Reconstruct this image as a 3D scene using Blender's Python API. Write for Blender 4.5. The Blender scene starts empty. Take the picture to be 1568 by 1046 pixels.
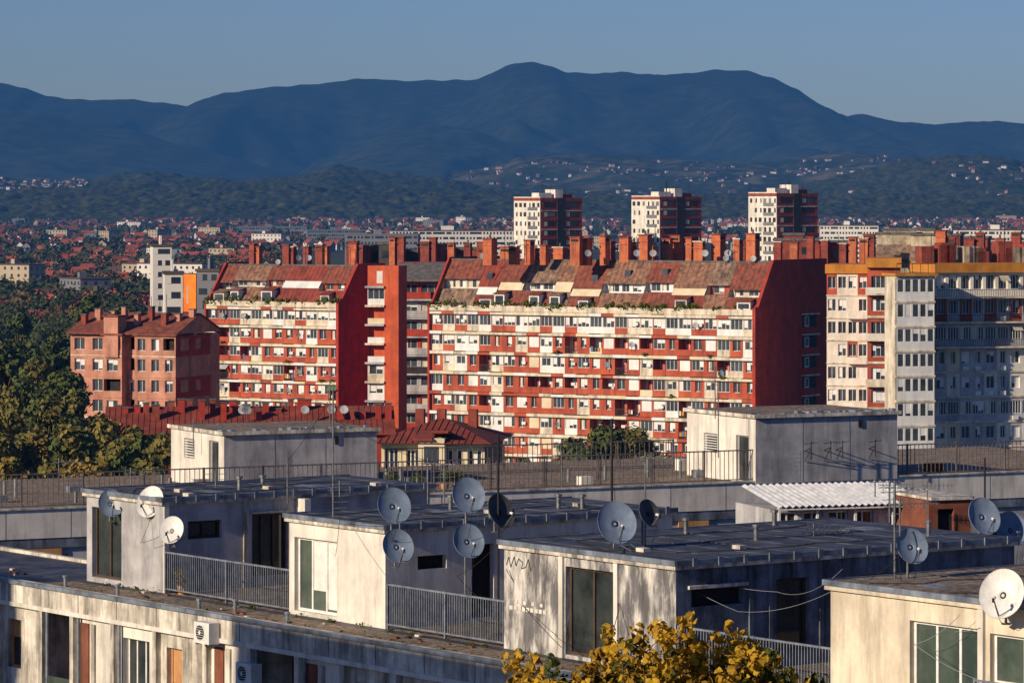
import bpy, math, random
import numpy as np
from mathutils import Vector, noise
R=random.Random(7)
NR=np.random.RandomState(5)
F=5900.0; CU=784.0; HV=300.0; CZ=45.0
def X(u,d): return (u-CU)/F*d
def Z(v,d): return CZ-(v-HV)*d/F
def G(u,v,z):
    d=(CZ-z)*F/(v-HV); return (X(u,d),d)
def col(r,g,b):
    f=lambda c:((c/255+0.055)/1.055)**2.4 if c>10 else c/255/12.92
    return (f(r),f(g),f(b),1)
scene=bpy.context.scene
# ------------------------------------------------------------------ materials
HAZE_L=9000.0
def mix_painted_haze(nt,shader_out,out,hc=(0.022,0.074,0.180),L=None):  # haze is painted: emission mixed into each surface, growing with distance
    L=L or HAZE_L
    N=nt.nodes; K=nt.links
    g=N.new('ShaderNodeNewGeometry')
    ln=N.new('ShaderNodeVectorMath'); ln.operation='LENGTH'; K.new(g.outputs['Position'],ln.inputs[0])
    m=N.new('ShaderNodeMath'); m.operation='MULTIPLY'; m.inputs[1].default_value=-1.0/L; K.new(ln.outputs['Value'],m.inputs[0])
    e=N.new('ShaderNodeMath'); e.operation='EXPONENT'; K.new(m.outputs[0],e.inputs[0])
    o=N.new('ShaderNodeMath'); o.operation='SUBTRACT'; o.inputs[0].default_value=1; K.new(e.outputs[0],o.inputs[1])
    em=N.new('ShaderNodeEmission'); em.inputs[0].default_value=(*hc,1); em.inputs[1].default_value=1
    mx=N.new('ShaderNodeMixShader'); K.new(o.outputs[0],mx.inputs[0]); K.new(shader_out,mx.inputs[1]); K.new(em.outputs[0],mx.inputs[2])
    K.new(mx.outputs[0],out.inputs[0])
def mat(name,c1,c2=None,scale=1.0,rough=0.85,streak=0.0,bump=0.0,haze=False,metal=0.0,spec=0.3,vscale=(1,1,1),dirt=(0.03,0.028,0.025),lo=0.35,hi=0.65,streak_scale=2.2,translucent=0.0,L=None):
    m=bpy.data.materials.new(name); m.use_nodes=True
    nt=m.node_tree; N=nt.nodes; K=nt.links
    bs=N['Principled BSDF']; out=N['Material Output']
    bs.inputs['Roughness'].default_value=rough; bs.inputs['Metallic'].default_value=metal
    bs.inputs['Specular IOR Level'].default_value=spec
    if c2 is None: c2=tuple(min(1,c*0.8) for c in c1[:3])+(1,)
    g=N.new('ShaderNodeNewGeometry')
    mp=N.new('ShaderNodeMapping'); mp.inputs['Scale'].default_value=vscale; K.new(g.outputs['Position'],mp.inputs[0])
    nz=N.new('ShaderNodeTexNoise'); nz.inputs['Scale'].default_value=scale; nz.inputs['Detail'].default_value=6; nz.inputs['Roughness'].default_value=0.65
    K.new(mp.outputs[0],nz.inputs['Vector'])
    cr=N.new('ShaderNodeValToRGB'); cr.color_ramp.elements[0].position=lo; cr.color_ramp.elements[1].position=hi
    cr.color_ramp.elements[0].color=c1; cr.color_ramp.elements[1].color=c2
    K.new(nz.outputs['Fac'],cr.inputs[0])
    c=cr.outputs[0]
    if streak>0:
        mp2=N.new('ShaderNodeMapping'); mp2.inputs['Scale'].default_value=(streak_scale,streak_scale,streak_scale*0.13); K.new(g.outputs['Position'],mp2.inputs[0])
        n2=N.new('ShaderNodeTexNoise'); n2.inputs['Scale'].default_value=1; n2.inputs['Detail'].default_value=7; n2.inputs['Roughness'].default_value=0.7
        K.new(mp2.outputs[0],n2.inputs['Vector'])
        r2=N.new('ShaderNodeValToRGB'); r2.color_ramp.elements[0].position=0.45; r2.color_ramp.elements[1].position=0.68
        r2.color_ramp.elements[0].color=(0,0,0,1); r2.color_ramp.elements[1].color=(streak,)*3+(1,)
        K.new(n2.outputs['Fac'],r2.inputs[0])
        mx=N.new('ShaderNodeMix'); mx.data_type='RGBA'; K.new(r2.outputs[0],mx.inputs['Factor']); K.new(c,mx.inputs[6]); mx.inputs[7].default_value=(*dirt,1)
        c=mx.outputs[2]
    K.new(c,bs.inputs['Base Color'])
    if bump>0:
        b=N.new('ShaderNodeBump'); b.inputs['Strength'].default_value=bump; b.inputs['Distance'].default_value=0.05
        K.new(nz.outputs['Fac'],b.inputs['Height']); K.new(b.outputs[0],bs.inputs['Normal'])
    so=bs.outputs[0]
    if translucent>0:
        tr=N.new('ShaderNodeBsdfTranslucent'); K.new(c,tr.inputs[0])
        ms=N.new('ShaderNodeMixShader'); ms.inputs[0].default_value=translucent
        K.new(bs.outputs[0],ms.inputs[1]); K.new(tr.outputs[0],ms.inputs[2]); so=ms.outputs[0]
        K.new(so,out.inputs[0])
    if haze: mix_painted_haze(nt,so,out,L=L)
    return m
M={}
def dm(k,*a,**kw): M[k]=mat(k,*a,**kw)
# far
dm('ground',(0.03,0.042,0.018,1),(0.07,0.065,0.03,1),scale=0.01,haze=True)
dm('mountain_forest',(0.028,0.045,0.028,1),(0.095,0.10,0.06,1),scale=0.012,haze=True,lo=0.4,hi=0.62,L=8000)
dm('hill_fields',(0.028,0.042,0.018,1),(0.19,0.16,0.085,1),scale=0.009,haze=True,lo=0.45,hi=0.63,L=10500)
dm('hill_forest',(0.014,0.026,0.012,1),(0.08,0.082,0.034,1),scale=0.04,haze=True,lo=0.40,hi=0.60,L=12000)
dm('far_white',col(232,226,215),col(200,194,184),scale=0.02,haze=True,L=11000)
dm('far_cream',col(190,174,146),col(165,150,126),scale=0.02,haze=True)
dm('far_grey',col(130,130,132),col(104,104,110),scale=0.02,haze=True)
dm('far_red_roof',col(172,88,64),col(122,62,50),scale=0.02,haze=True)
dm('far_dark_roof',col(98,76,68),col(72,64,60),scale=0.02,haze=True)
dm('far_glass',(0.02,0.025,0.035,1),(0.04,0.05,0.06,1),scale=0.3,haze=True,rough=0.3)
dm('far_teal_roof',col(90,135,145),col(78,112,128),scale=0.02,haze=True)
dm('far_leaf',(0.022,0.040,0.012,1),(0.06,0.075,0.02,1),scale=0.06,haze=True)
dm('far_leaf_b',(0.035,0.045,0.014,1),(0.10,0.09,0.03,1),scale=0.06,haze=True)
# mid
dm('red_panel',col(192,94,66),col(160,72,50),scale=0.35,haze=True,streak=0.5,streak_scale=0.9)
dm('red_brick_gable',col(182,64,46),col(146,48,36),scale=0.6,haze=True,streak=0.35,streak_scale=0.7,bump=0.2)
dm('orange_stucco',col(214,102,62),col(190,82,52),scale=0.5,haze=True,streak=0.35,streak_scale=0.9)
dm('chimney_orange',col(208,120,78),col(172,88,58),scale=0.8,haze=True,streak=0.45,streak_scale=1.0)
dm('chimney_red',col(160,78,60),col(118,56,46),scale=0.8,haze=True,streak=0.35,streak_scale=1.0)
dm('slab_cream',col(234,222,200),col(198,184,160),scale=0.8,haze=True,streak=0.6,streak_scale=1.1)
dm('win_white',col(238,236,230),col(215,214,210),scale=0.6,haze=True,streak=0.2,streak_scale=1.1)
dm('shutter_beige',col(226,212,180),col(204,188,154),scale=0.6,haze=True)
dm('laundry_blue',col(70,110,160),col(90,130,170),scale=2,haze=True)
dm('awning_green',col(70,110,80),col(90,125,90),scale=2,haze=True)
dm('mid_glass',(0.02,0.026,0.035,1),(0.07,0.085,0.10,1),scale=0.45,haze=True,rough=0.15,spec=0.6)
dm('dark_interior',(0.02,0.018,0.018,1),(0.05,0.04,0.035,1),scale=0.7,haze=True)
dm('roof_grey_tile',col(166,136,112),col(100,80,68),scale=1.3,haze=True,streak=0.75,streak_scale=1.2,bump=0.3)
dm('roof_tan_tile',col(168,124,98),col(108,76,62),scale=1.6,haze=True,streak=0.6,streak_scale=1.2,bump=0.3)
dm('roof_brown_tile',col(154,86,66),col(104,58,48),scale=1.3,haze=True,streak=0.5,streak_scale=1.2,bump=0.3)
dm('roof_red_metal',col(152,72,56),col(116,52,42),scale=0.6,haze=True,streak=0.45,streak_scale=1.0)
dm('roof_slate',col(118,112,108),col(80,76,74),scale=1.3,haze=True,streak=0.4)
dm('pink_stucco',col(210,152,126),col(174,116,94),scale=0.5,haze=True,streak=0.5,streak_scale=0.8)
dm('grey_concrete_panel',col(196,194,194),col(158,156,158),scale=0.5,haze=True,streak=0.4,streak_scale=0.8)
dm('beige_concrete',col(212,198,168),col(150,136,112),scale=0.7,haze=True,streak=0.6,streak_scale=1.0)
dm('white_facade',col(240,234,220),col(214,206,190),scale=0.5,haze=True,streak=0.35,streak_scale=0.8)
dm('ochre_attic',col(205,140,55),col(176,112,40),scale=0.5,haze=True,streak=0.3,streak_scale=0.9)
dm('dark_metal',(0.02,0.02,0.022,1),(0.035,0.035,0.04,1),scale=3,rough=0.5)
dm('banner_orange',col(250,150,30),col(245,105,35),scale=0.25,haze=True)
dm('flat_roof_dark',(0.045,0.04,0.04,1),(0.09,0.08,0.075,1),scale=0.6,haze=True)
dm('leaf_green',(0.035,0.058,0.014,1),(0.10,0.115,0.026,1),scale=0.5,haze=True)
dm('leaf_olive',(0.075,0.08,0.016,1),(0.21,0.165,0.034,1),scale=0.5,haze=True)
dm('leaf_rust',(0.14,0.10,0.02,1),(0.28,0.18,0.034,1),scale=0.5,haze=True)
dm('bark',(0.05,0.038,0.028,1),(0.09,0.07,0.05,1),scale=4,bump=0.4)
# near
dm('plaster_white',col(234,228,216),col(202,196,186),scale=0.8,streak=0.45,streak_scale=2.4,bump=0.1,dirt=(0.16,0.15,0.13))
dm('plaster_grey',col(190,188,188),col(150,149,153),scale=1.1,streak=0.6,streak_scale=1.6,bump=0.15,dirt=(0.09,0.09,0.095))
dm('plaster_cream',col(228,216,192),col(196,184,164),scale=0.9,streak=0.55,streak_scale=2.0,bump=0.1,dirt=(0.14,0.12,0.09))
dm('peeling_wall',col(214,210,202),col(112,110,112),scale=1.7,vscale=(1.4,1.4,.45),streak=0.9,streak_scale=3.2,bump=0.5,dirt=(0.05,0.05,0.052),lo=0.42,hi=0.58)
dm('stained_shade_blue_wall',col(122,134,150),col(76,84,100),scale=1.4,streak=0.9,streak_scale=2.0,bump=0.3,dirt=(0.02,0.02,0.025))  # blue-grey base paints in the side wall's shade; streaks are stains; joints reuse it
dm('parapet_concrete',col(230,222,208),col(172,164,152),scale=1.6,streak=0.85,streak_scale=2.6,bump=0.25,dirt=(0.05,0.045,0.038))
dm('gravel_roof',(0.12,0.092,0.066,1),(0.40,0.31,0.225,1),scale=6,bump=0.9,lo=0.38,hi=0.62,streak=0.6,streak_scale=0.9)
dm('bitumen_roof',(0.028,0.032,0.042,1),(0.13,0.135,0.155,1),scale=1.3,rough=0.6,bump=0.3,spec=0.4,streak=0.7,streak_scale=1.2,lo=.4,hi=.7)
dm('roof_edge_metal',col(138,148,162),col(84,94,108),scale=1.5,rough=0.45,spec=0.5,streak=0.6)
dm('near_glass',(0.012,0.016,0.018,1),(0.05,0.06,0.06,1),scale=0.9,rough=0.06,spec=0.8)
dm('near_glass_green',(0.04,0.06,0.05,1),(0.11,0.14,0.11,1),scale=0.8,rough=0.1,spec=0.7)
dm('frame_white',col(232,230,224),col(205,203,198),scale=3)
dm('frame_brown',(0.05,0.035,0.025,1),(0.08,0.055,0.04,1),scale=3)
dm('near_dark',(0.012,0.012,0.014,1),(0.03,0.03,0.034,1),scale=2)
dm('rail_grey',col(128,136,146),col(88,94,104),scale=4,rough=0.5,spec=0.5)
dm('rail_rust',col(124,112,108),col(82,80,82),scale=4,rough=0.7)
dm('dish_grey',col(122,138,160),col(100,116,138),scale=3,rough=0.5,spec=0.4,streak=0.25,streak_scale=5)  # blue-grey base paints shade onto the dishes turned off the sun
dm('dish_white',col(236,234,228),col(210,208,202),scale=3,rough=0.45,spec=0.5,streak=0.25,streak_scale=5)
dm('dish_dark',(0.04,0.042,0.045,1),(0.08,0.08,0.085,1),scale=5,rough=0.5)
dm('galv',col(130,132,136),col(90,92,96),scale=8,rough=0.45,metal=0.5)
dm('black_cable',(0.012,0.012,0.012,1),(0.02,0.02,0.02,1),rough=0.6)
dm('white_cable',col(150,152,156),col(130,132,136),rough=0.6)
dm('tan_panel',col(205,155,105),col(180,132,88),scale=1.2,streak=0.3)
dm('brown_panel',col(140,85,66),col(110,64,50),scale=1.2,streak=0.5)
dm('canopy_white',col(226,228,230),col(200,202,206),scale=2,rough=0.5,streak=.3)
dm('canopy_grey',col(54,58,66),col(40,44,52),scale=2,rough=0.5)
dm('plant_green',(0.03,0.06,0.012,1),(0.10,0.13,0.03,1),scale=3)
dm('yl_yellow',(0.62,0.40,0.03,1),(0.50,0.27,0.02,1),scale=6,translucent=0.35)
dm('yl_orange',(0.34,0.20,0.02,1),(0.22,0.13,0.018,1),scale=6,translucent=0.3)
dm('yl_green',(0.10,0.12,0.018,1),(0.045,0.06,0.012,1),scale=6,translucent=0.3)
dm('ac_white',col(225,225,220),col(200,200,196),scale=2)
dm('mural_black',(0.02,0.02,0.025,1),(0.06,0.06,0.07,1),scale=2)
# ------------------------------------------------------------------ mesh builder
class MB:
    def __init__(s): s.v=[];s.f=[];s.m=[];s.mats=[];s.arr=[]
    def mi(s,k):
        if k not in s.mats: s.mats.append(k)
        return s.mats.index(k)
    def face(s,pts,k):
        n=len(s.v); s.v.extend(pts); s.f.append(tuple(range(n,n+len(pts)))); s.m.append(s.mi(k))
    def quads(s,V,k):
        if len(V): s.arr.append((np.asarray(V,dtype=np.float32),s.mi(k)))
    def hexa(s,p,k):
        n=len(s.v); s.v.extend(p); i=s.mi(k)
        for q in ((0,3,2,1),(4,5,6,7),(0,1,5,4),(1,2,6,5),(2,3,7,6),(3,0,4,7)):
            s.f.append(tuple(n+a for a in q)); s.m.append(i)
    def box(s,f,s0,s1,t0,t1,z0,z1,k):
        a=[f.p(x,y,z0) for x,y in ((s0,t0),(s1,t0),(s1,t1),(s0,t1))]
        b=[f.p(x,y,z1) for x,y in ((s0,t0),(s1,t0),(s1,t1),(s0,t1))]
        s.hexa(a+b,k)
    def quad(s,f,s0,s1,t,z0,z1,k):
        s.face([f.p(s0,t,z0),f.p(s1,t,z0),f.p(s1,t,z1),f.p(s0,t,z1)],k)
    def cyl(s,p0,p1,r,k,n=6,r1=None):
        if r1 is None: r1=r
        p0=Vector(p0);p1=Vector(p1);d=(p1-p0).normalized()
        a=d.orthogonal().normalized(); b=d.cross(a)
        A=[];B=[]
        for i in range(n):
            t=2*math.pi*i/n; o=a*math.cos(t)+b*math.sin(t)
            A.append(tuple(p0+o*r));B.append(tuple(p1+o*r1))
        m=len(s.v); s.v.extend(A+B); q=s.mi(k)
        for i in range(n):
            j=(i+1)%n; s.f.append((m+i,m+j,m+n+j,m+n+i)); s.m.append(q)
        s.f.append(tuple(range(m,m+n))[::-1]); s.m.append(q); s.f.append(tuple(range(m+n,m+2*n))); s.m.append(q)
    def done(s,name,smooth=False):
        me=bpy.data.meshes.new(name)
        V=np.array(s.v,dtype=np.float32).reshape(-1,3)
        idx=np.array([i for f in s.f for i in f],dtype=np.int32)
        tot=np.array([len(f) for f in s.f],dtype=np.int32); mi=np.array(s.m,dtype=np.int32)
        for A,k in s.arr:
            n=len(V); c=A.shape[0]; w=A.shape[1]
            V=np.concatenate([V,A.reshape(-1,3)]); idx=np.concatenate([idx,np.arange(n,n+c*w,dtype=np.int32)])
            tot=np.concatenate([tot,np.full(c,w,np.int32)]); mi=np.concatenate([mi,np.full(c,k,np.int32)])
        st=np.concatenate([[0],np.cumsum(tot)[:-1]]).astype(np.int32)
        me.vertices.add(len(V)); me.vertices.foreach_set('co',V.ravel())
        me.loops.add(len(idx)); me.loops.foreach_set('vertex_index',idx)
        me.polygons.add(len(tot)); me.polygons.foreach_set('loop_start',st)
        for k in s.mats: me.materials.append(M[k])
        me.polygons.foreach_set('material_index',mi)
        me.update(calc_edges=True); me.validate()
        me.polygons.foreach_set('use_smooth',np.full(len(me.polygons),bool(smooth)))
        me.update()
        o=bpy.data.objects.new(name,me); scene.collection.objects.link(o); return o
class Fr:
    def __init__(s,x,y,deg):
        a=math.radians(deg); s.x=x;s.y=y;s.c=math.cos(a);s.sn=math.sin(a);s.deg=deg
    def p(s,a,t,z): return (s.x+a*s.c-t*s.sn, s.y+a*s.sn+t*s.c, z)
    def xy(s,a,t): q=s.p(a,t,0); return q[0],q[1]
    def side(s,a,t=0): x,y=s.xy(a,t); return Fr(x,y,s.deg+90)
    def su(s,u,t=0):
        x,y=s.xy(0,t); k=(u-CU)/F
        return (k*y-x)/(s.c-k*s.sn)
def wall(mb,f,s0,s1,z0,z1,k,ops=(),t=0,depth=0.16,frame='win_white',glass='mid_glass',fw=0.06):
    ss=sorted(set([s0,s1]+[min(max(a,s0),s1) for o in ops for a in o[:2]]))
    zz=sorted(set([z0,z1]+[min(max(a,z0),z1) for o in ops for a in o[2:4]]))
    for i in range(len(ss)-1):
        for j in range(len(zz)-1):
            cs=(ss[i]+ss[i+1])/2; cz=(zz[j]+zz[j+1])/2
            if any(o[0]<cs<o[1] and o[2]<cz<o[3] for o in ops): continue
            mb.quad(f,ss[i],ss[i+1],t,zz[j],zz[j+1],k)
    for o in ops:
        a,b,c,d=o[:4]; kind=o[4] if len(o)>4 else 'win'; n=o[5] if len(o)>5 else 2
        tb=t+depth
        mb.face([f.p(a,t,c),f.p(a,t,d),f.p(a,tb,d),f.p(a,tb,c)],k)
        mb.face([f.p(b,t,c),f.p(b,t,d),f.p(b,tb,d),f.p(b,tb,c)],k)
        mb.face([f.p(a,t,c),f.p(b,t,c),f.p(b,tb,c),f.p(a,tb,c)],k)
        mb.face([f.p(a,t,d),f.p(b,t,d),f.p(b,tb,d),f.p(a,tb,d)],k)
        if kind=='dark': mb.quad(f,a,b,tb,c,d,'near_dark'); continue
        if kind=='blind': mb.quad(f,a,b,t+0.05,c,d,frame); continue
        mb.quad(f,a,b,tb,c,d,glass)
        tf=tb-0.05
        mb.box(f,a,b,tf,tb-0.004,c,c+fw,frame); mb.box(f,a,b,tf,tb-0.004,d-fw,d,frame)
        for q in range(n+1):
            sc=a+(b-a)*q/n; l=max(a,sc-fw/2); r=min(b,sc+fw/2)
            if q==0: r=a+fw
            if q==n: l=b-fw
            mb.box(f,l,r,tf,tb-0.006,c+fw,d-fw,frame)
        if kind=='half':
            for q in range(n):
                if R.random()<.75:
                    h=R.uniform(0.2,0.95); mb.quad(f,a+(b-a)*q/n+fw/2,a+(b-a)*(q+1)/n-fw/2,tb-0.02,max(c+fw,d-fw-(d-c)*h),d-fw,frame)
        if kind=='curt':
            mb.quad(f,a+fw,a+(b-a)*R.uniform(.3,.6),tb-0.008,c+fw,d-fw,'slab_cream')
def small_dish(mb,f,s,t,z,r,k='grey_concrete_panel'):
    c=Vector(f.p(s,t,z)); d=Vector((R.uniform(-.3,.6),-1,0.35)).normalized(); a=d.orthogonal().normalized(); b=d.cross(a)
    ring=[tuple(c+(a*math.cos(x)+b*math.sin(x))*r+d*r*0.18) for x in [i*math.pi/6 for i in range(12)]]
    for i in range(12): mb.face([tuple(c),ring[i],ring[(i+1)%12]],k)
    mb.cyl(tuple(c),(c.x,c.y+0.1,c.z-r*2.2),0.04,'dark_metal',4)
# ------------------------------------------------------------------ leaf clouds
def leafq(C,Nn,size,shape='quad'):
    n=len(C)
    Nn=Nn+NR.normal(0,0.55,(n,3)); Nn/=np.linalg.norm(Nn,axis=1)[:,None]+1e-9
    r=NR.normal(0,1,(n,3)); a=np.cross(Nn,r); a/=np.linalg.norm(a,axis=1)[:,None]+1e-9; b=np.cross(Nn,a)
    s=(size*NR.uniform(0.6,1.3,n))[:,None]/2
    if shape=='quad': return np.stack([C-a*s-b*s*.7,C+a*s-b*s*.8,C+a*s*.8+b*s,C-a*s*.9+b*s*.8],1)
    fold=Nn*s*0.35
    return np.stack([C-a*s,C-a*s*.35-b*s*.8+fold,C+a*s*.5-b*s*.55+fold,C+a*s*1.15,C+a*s*.5+b*s*.55+fold,C-a*s*.35+b*s*.8+fold],1)
def lobe_pts(c,rad,n,sq=0.8):
    d=NR.normal(0,1,(n,3)); d/=np.linalg.norm(d,axis=1)[:,None]
    rr=rad*(NR.uniform(0.15,1,n)**0.5)*(1+0.28*np.sin(d[:,0]*5+c[0])*np.cos(d[:,2]*6+c[1]))
    P=d*rr[:,None]; P[:,2]*=sq
    return P+np.array(c),d
def tree(name,x,y,z0,h,cr,leaf,n,mats,seed,trunk_frac=0.35):
    rg=random.Random(seed); mb=MB()
    tr=h*0.022+0.08
    top=(x+rg.uniform(-.4,.4),y,z0+h*0.75)
    mb.cyl((x,y,z0),(x,y,z0+h*trunk_frac),tr,'bark',8,tr*.75); mb.cyl((x,y,z0+h*trunk_frac),top,tr*.75,'bark',6,tr*.2)
    nl=20
    for i in range(nl):
        a=rg.uniform(0,6.28); q=rg.uniform(0,1); zz=z0+h*(trunk_frac+0.02+(1-trunk_frac-0.08)*q)
        rad=cr*(0.8*math.sin(math.pi*(0.2+0.74*q))); lx=x+math.cos(a)*rad*rg.uniform(.4,1.15); ly=y+math.sin(a)*rad*rg.uniform(.4,1.15)
        lr=cr*rg.uniform(0.2,0.42)
        mb.cyl((x,y,z0+h*(trunk_frac+0.3*q*0.8)),(lx,ly,zz),tr*.4,'bark',5,tr*.1)
        P,D=lobe_pts((lx,ly,zz),lr,int(n/nl*(lr/cr/.31)**2),0.85); D[:,2]+=0.25
        mb.quads(leafq(P,D,leaf),rg.choice(mats))
    P,D=lobe_pts((x,y,z0+h*0.9),cr*.3,n//nl,1.2); mb.quads(leafq(P,D,leaf),mats[0])
    return mb.done(name)
# ================================================================== TERRAIN
def interp(prof,u):
    if u<=prof[0][0]: return prof[0][1]
    for (a,b),(c,d) in zip(prof,prof[1:]):
        if u<=c:
            t=(u-a)/(c-a); t2=t*t*(3-2*t)*0.5+t*0.5
            return b+(d-b)*t2
    return prof[-1][1]
def make_hill(name,prof,df,dc,db,mk,seed,amp=0.35,nx=420,ny=60,nz=(900,2600),fine=4.0,finesc=120.):
    def H(x,y):
        u=CU+F*x/dc; hc=CZ+(HV-interp(prof,u))*dc/F
        hc=max(hc,-5)
        if y<=dc:
            t=max(0,(y-df)/(dc-df)); g=t**1.15
            w=4*t*(1-t)
            r=noise.fractal(Vector((x/nz[0]+seed,y/nz[1],seed*1.7)),0.95,2.0,4)
            r=(0.5-abs(r)*1.4)
            z=hc*g+hc*amp*w*r
            z=min(z,hc*(0.15+0.85*t)*1.0+5)
        else:
            t=(y-dc)/(db-dc); z=hc*(1-t*t)
        z+=fine*min(1,max(0,t*6 if y<=dc else 1))*(noise.noise(Vector((x/finesc,y/finesc,seed)))+.6*noise.noise(Vector((x/finesc*2.7,y/finesc*2.7,seed))))
        return z if y>df+1 else -6
    W=dc*0.1329*1.35
    xs=np.linspace(-W,W,nx); ys=np.concatenate([np.linspace(df,dc,ny),np.linspace(dc,db,8)[1:]])
    V=[(float(x),float(y),H(float(x),float(y))) for y in ys for x in xs]
    mb=MB(); mb.v=V; k=mb.mi(mk)
    for j in range(len(ys)-1):
        for i in range(nx-1):
            a=j*nx+i; mb.f.append((a,a+1,a+nx+1,a+nx)); mb.m.append(k)
    mb.done(name,True); return H
mb=MB(); mb.face([(-20000,-3000,0),(20000,-3000,0),(20000,26000,0),(-20000,26000,0)],'ground'); mb.done('ground')
far=[(-300,140),(0,127),(35,134),(70,147),(120,152),(160,155),(200,152),(250,157),(290,163),(320,150),(345,142),(400,136),(470,130),(510,125),(555,121),(620,124),(700,123),(730,121),(760,107),(790,97),(815,95),(840,101),(870,112),(900,114),(950,111),(1010,113),(1060,113),(1100,107),(1140,107),(1180,120),(1215,138),(1250,160),(1290,179),(1320,175),(1370,184),(1430,190),(1500,185),(1568,189),(1900,200)]
make_hill('far_mountain_range',far,10800,16500,19500,'mountain_forest',3.3,amp=0.5,nx=620,ny=140,nz=(1300,4200),fine=9,finesc=150)
make_hill('left_mountain_spur',[(-400,140),(0,168),(60,172),(120,188),(200,200),(280,222),(350,240),(430,262),(520,285),(600,305),(1900,310)],9800,12800,14500,'mountain_forest',8.1,amp=0.35,nx=360,ny=60,nz=(900,2400),fine=7,finesc=120)
make_hill('middle_mountain_spur',[(-400,310),(400,305),(450,275),(490,246),(540,224),(600,202),(660,192),(720,198),(780,218),(860,236),(960,252),(1080,262),(1240,250),(1300,222),(1350,224),(1420,244),(1500,258),(1900,262)],9900,12600,14300,'mountain_forest',12.4,amp=0.5,nx=420,ny=80,nz=(700,1900),fine=8,finesc=110)
H2=make_hill('village_hills',[(-300,310),(560,305),(640,285),(700,262),(760,255),(800,240),(850,236),(900,235),(980,240),(1080,246),(1180,250),(1230,240),(1290,234),(1330,236),(1390,246),(1440,252),(1500,254),(1900,258)],8600,10900,12500,'hill_fields',5.2,amp=0.45,nx=420,ny=60,nz=(600,1100),fine=8,finesc=80)
H3=make_hill('forest_hill',[(-300,280),(0,272),(60,278),(130,276),(170,268),(230,263),(290,272),(380,275),(460,268),(490,258),(520,253),(560,262),(600,265),(680,274),(740,286),(850,289),(950,292),(1050,293),(1150,290),(1230,285),(1290,270),(1340,255),(1400,243),(1470,236),(1530,240),(1568,248),(1900,250)],8000,9300,10600,'hill_forest',1.4,amp=0.2,nx=620,ny=50,nz=(400,700),fine=9,finesc=32)
H4=make_hill('wooded_foothill',[(-300,290),(0,291),(200,285),(400,282),(600,288),(800,297),(1000,300),(1300,300),(1568,298),(1900,298)],6700,7700,8600,'hill_forest',2.4,amp=0.15,nx=680,ny=60,nz=(400,500),fine=9,finesc=26)
# ================================================================== DISTANT TOWN
def house(mb,x,y,z,w,d,h,ang,wk,rk,flat=False,fl=None,win=True):
    f=Fr(x,y,ang)
    mb.box(f,-w/2,w/2,-d/2,d/2,z-8,z+h,wk)
    if win:
        nf=fl or max(1,int(h/3))
        for k in range(nf):
            zc=z+h*(k+0.55)/nf
            for q in range(max(2,int(w/3.2))):
                sc=-w/2+w*(q+.5)/max(2,int(w/3.2)); mb.quad(f,sc-.6,sc+.6,-d/2-.03,zc-.6,zc+.7,'far_glass')
            for q in range(max(1,int(d/3.5))):
                tc=-d/2+d*(q+.5)/max(1,int(d/3.5))
                for sg in (-1,1): mb.face([f.p(sg*(w/2+.03),tc-.6,zc-.6),f.p(sg*(w/2+.03),tc+.6,zc-.6),f.p(sg*(w/2+.03),tc+.6,zc+.7),f.p(sg*(w/2+.03),tc-.6,zc+.7)],'far_glass')
    if flat:
        mb.box(f,-w/2-.2,w/2+.2,-d/2-.2,d/2+.2,z+h,z+h+.5,rk)
        mb.box(f,-w*.2,-w*.1,-1.5,1.5,z+h+.5,z+h+2.5,wk); return
    e=.5; r=h+d*0.42
    a=[f.p(-w/2-e,-d/2-e,z+h-.2),f.p(w/2+e,-d/2-e,z+h-.2),f.p(w/2+e,d/2+e,z+h-.2),f.p(-w/2-e,d/2+e,z+h-.2)]
    b=[f.p(-w/2-e,0,z+r),f.p(w/2+e,0,z+r)]
    mb.face([a[0],a[1],b[1],b[0]],rk); mb.face([a[2],a[3],b[0],b[1]],rk)
    mb.face([f.p(-w/2,-d/2,z+h),f.p(-w/2,d/2,z+h),f.p(-w/2,0,z+r-.2)],wk); mb.face([f.p(w/2,-d/2,z+h),f.p(w/2,d/2,z+h),f.p(w/2,0,z+r-.2)],wk)
    mb.box(f,w*.2,w*.2+.7,-.35,.35,z+h,z+r+.9,'far_red_roof')
mb=MB()
for i in range(4300):
    v=R.uniform(326,475)
    if R.random()<0.4: v=R.uniform(324,372)
    if i>4000: v=R.uniform(440,520)
    u=R.uniform(-150,1720); d=CZ*F/(v-HV)
    if i>4000: u=R.uniform(-100,350)
    if i>3300 and i<=4000: u=R.uniform(-100,420); v=R.uniform(345,450); d=CZ*F/(v-HV)
    if d>6900: d=R.uniform(5600,6900)
    if v>385 and u>420: continue
    g=noise.noise(Vector((X(u,d)/300,d/500,1.0)))
    if g<-0.1 and R.random()<.8: continue
    x=X(u,d)
    w=R.uniform(6.5,11.5); dd=R.uniform(6,8.5); h=R.uniform(3.2,6.5)
    wk=R.choice(['far_white','far_white','far_cream','far_grey']); rk=R.choice(['far_red_roof','far_red_roof','far_red_roof','far_dark_roof'])
    if R.random()<0.014: house(mb,x,d,0,R.uniform(18,36),R.uniform(10,13),R.uniform(9,16),R.choice([-25,-35,60,-60])+R.uniform(-8,8),R.choice(['far_white','far_cream','far_grey']),'far_dark_roof',True)
    else: house(mb,x,d,0,w,dd,h,R.uniform(-90,90),wk,rk)
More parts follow.
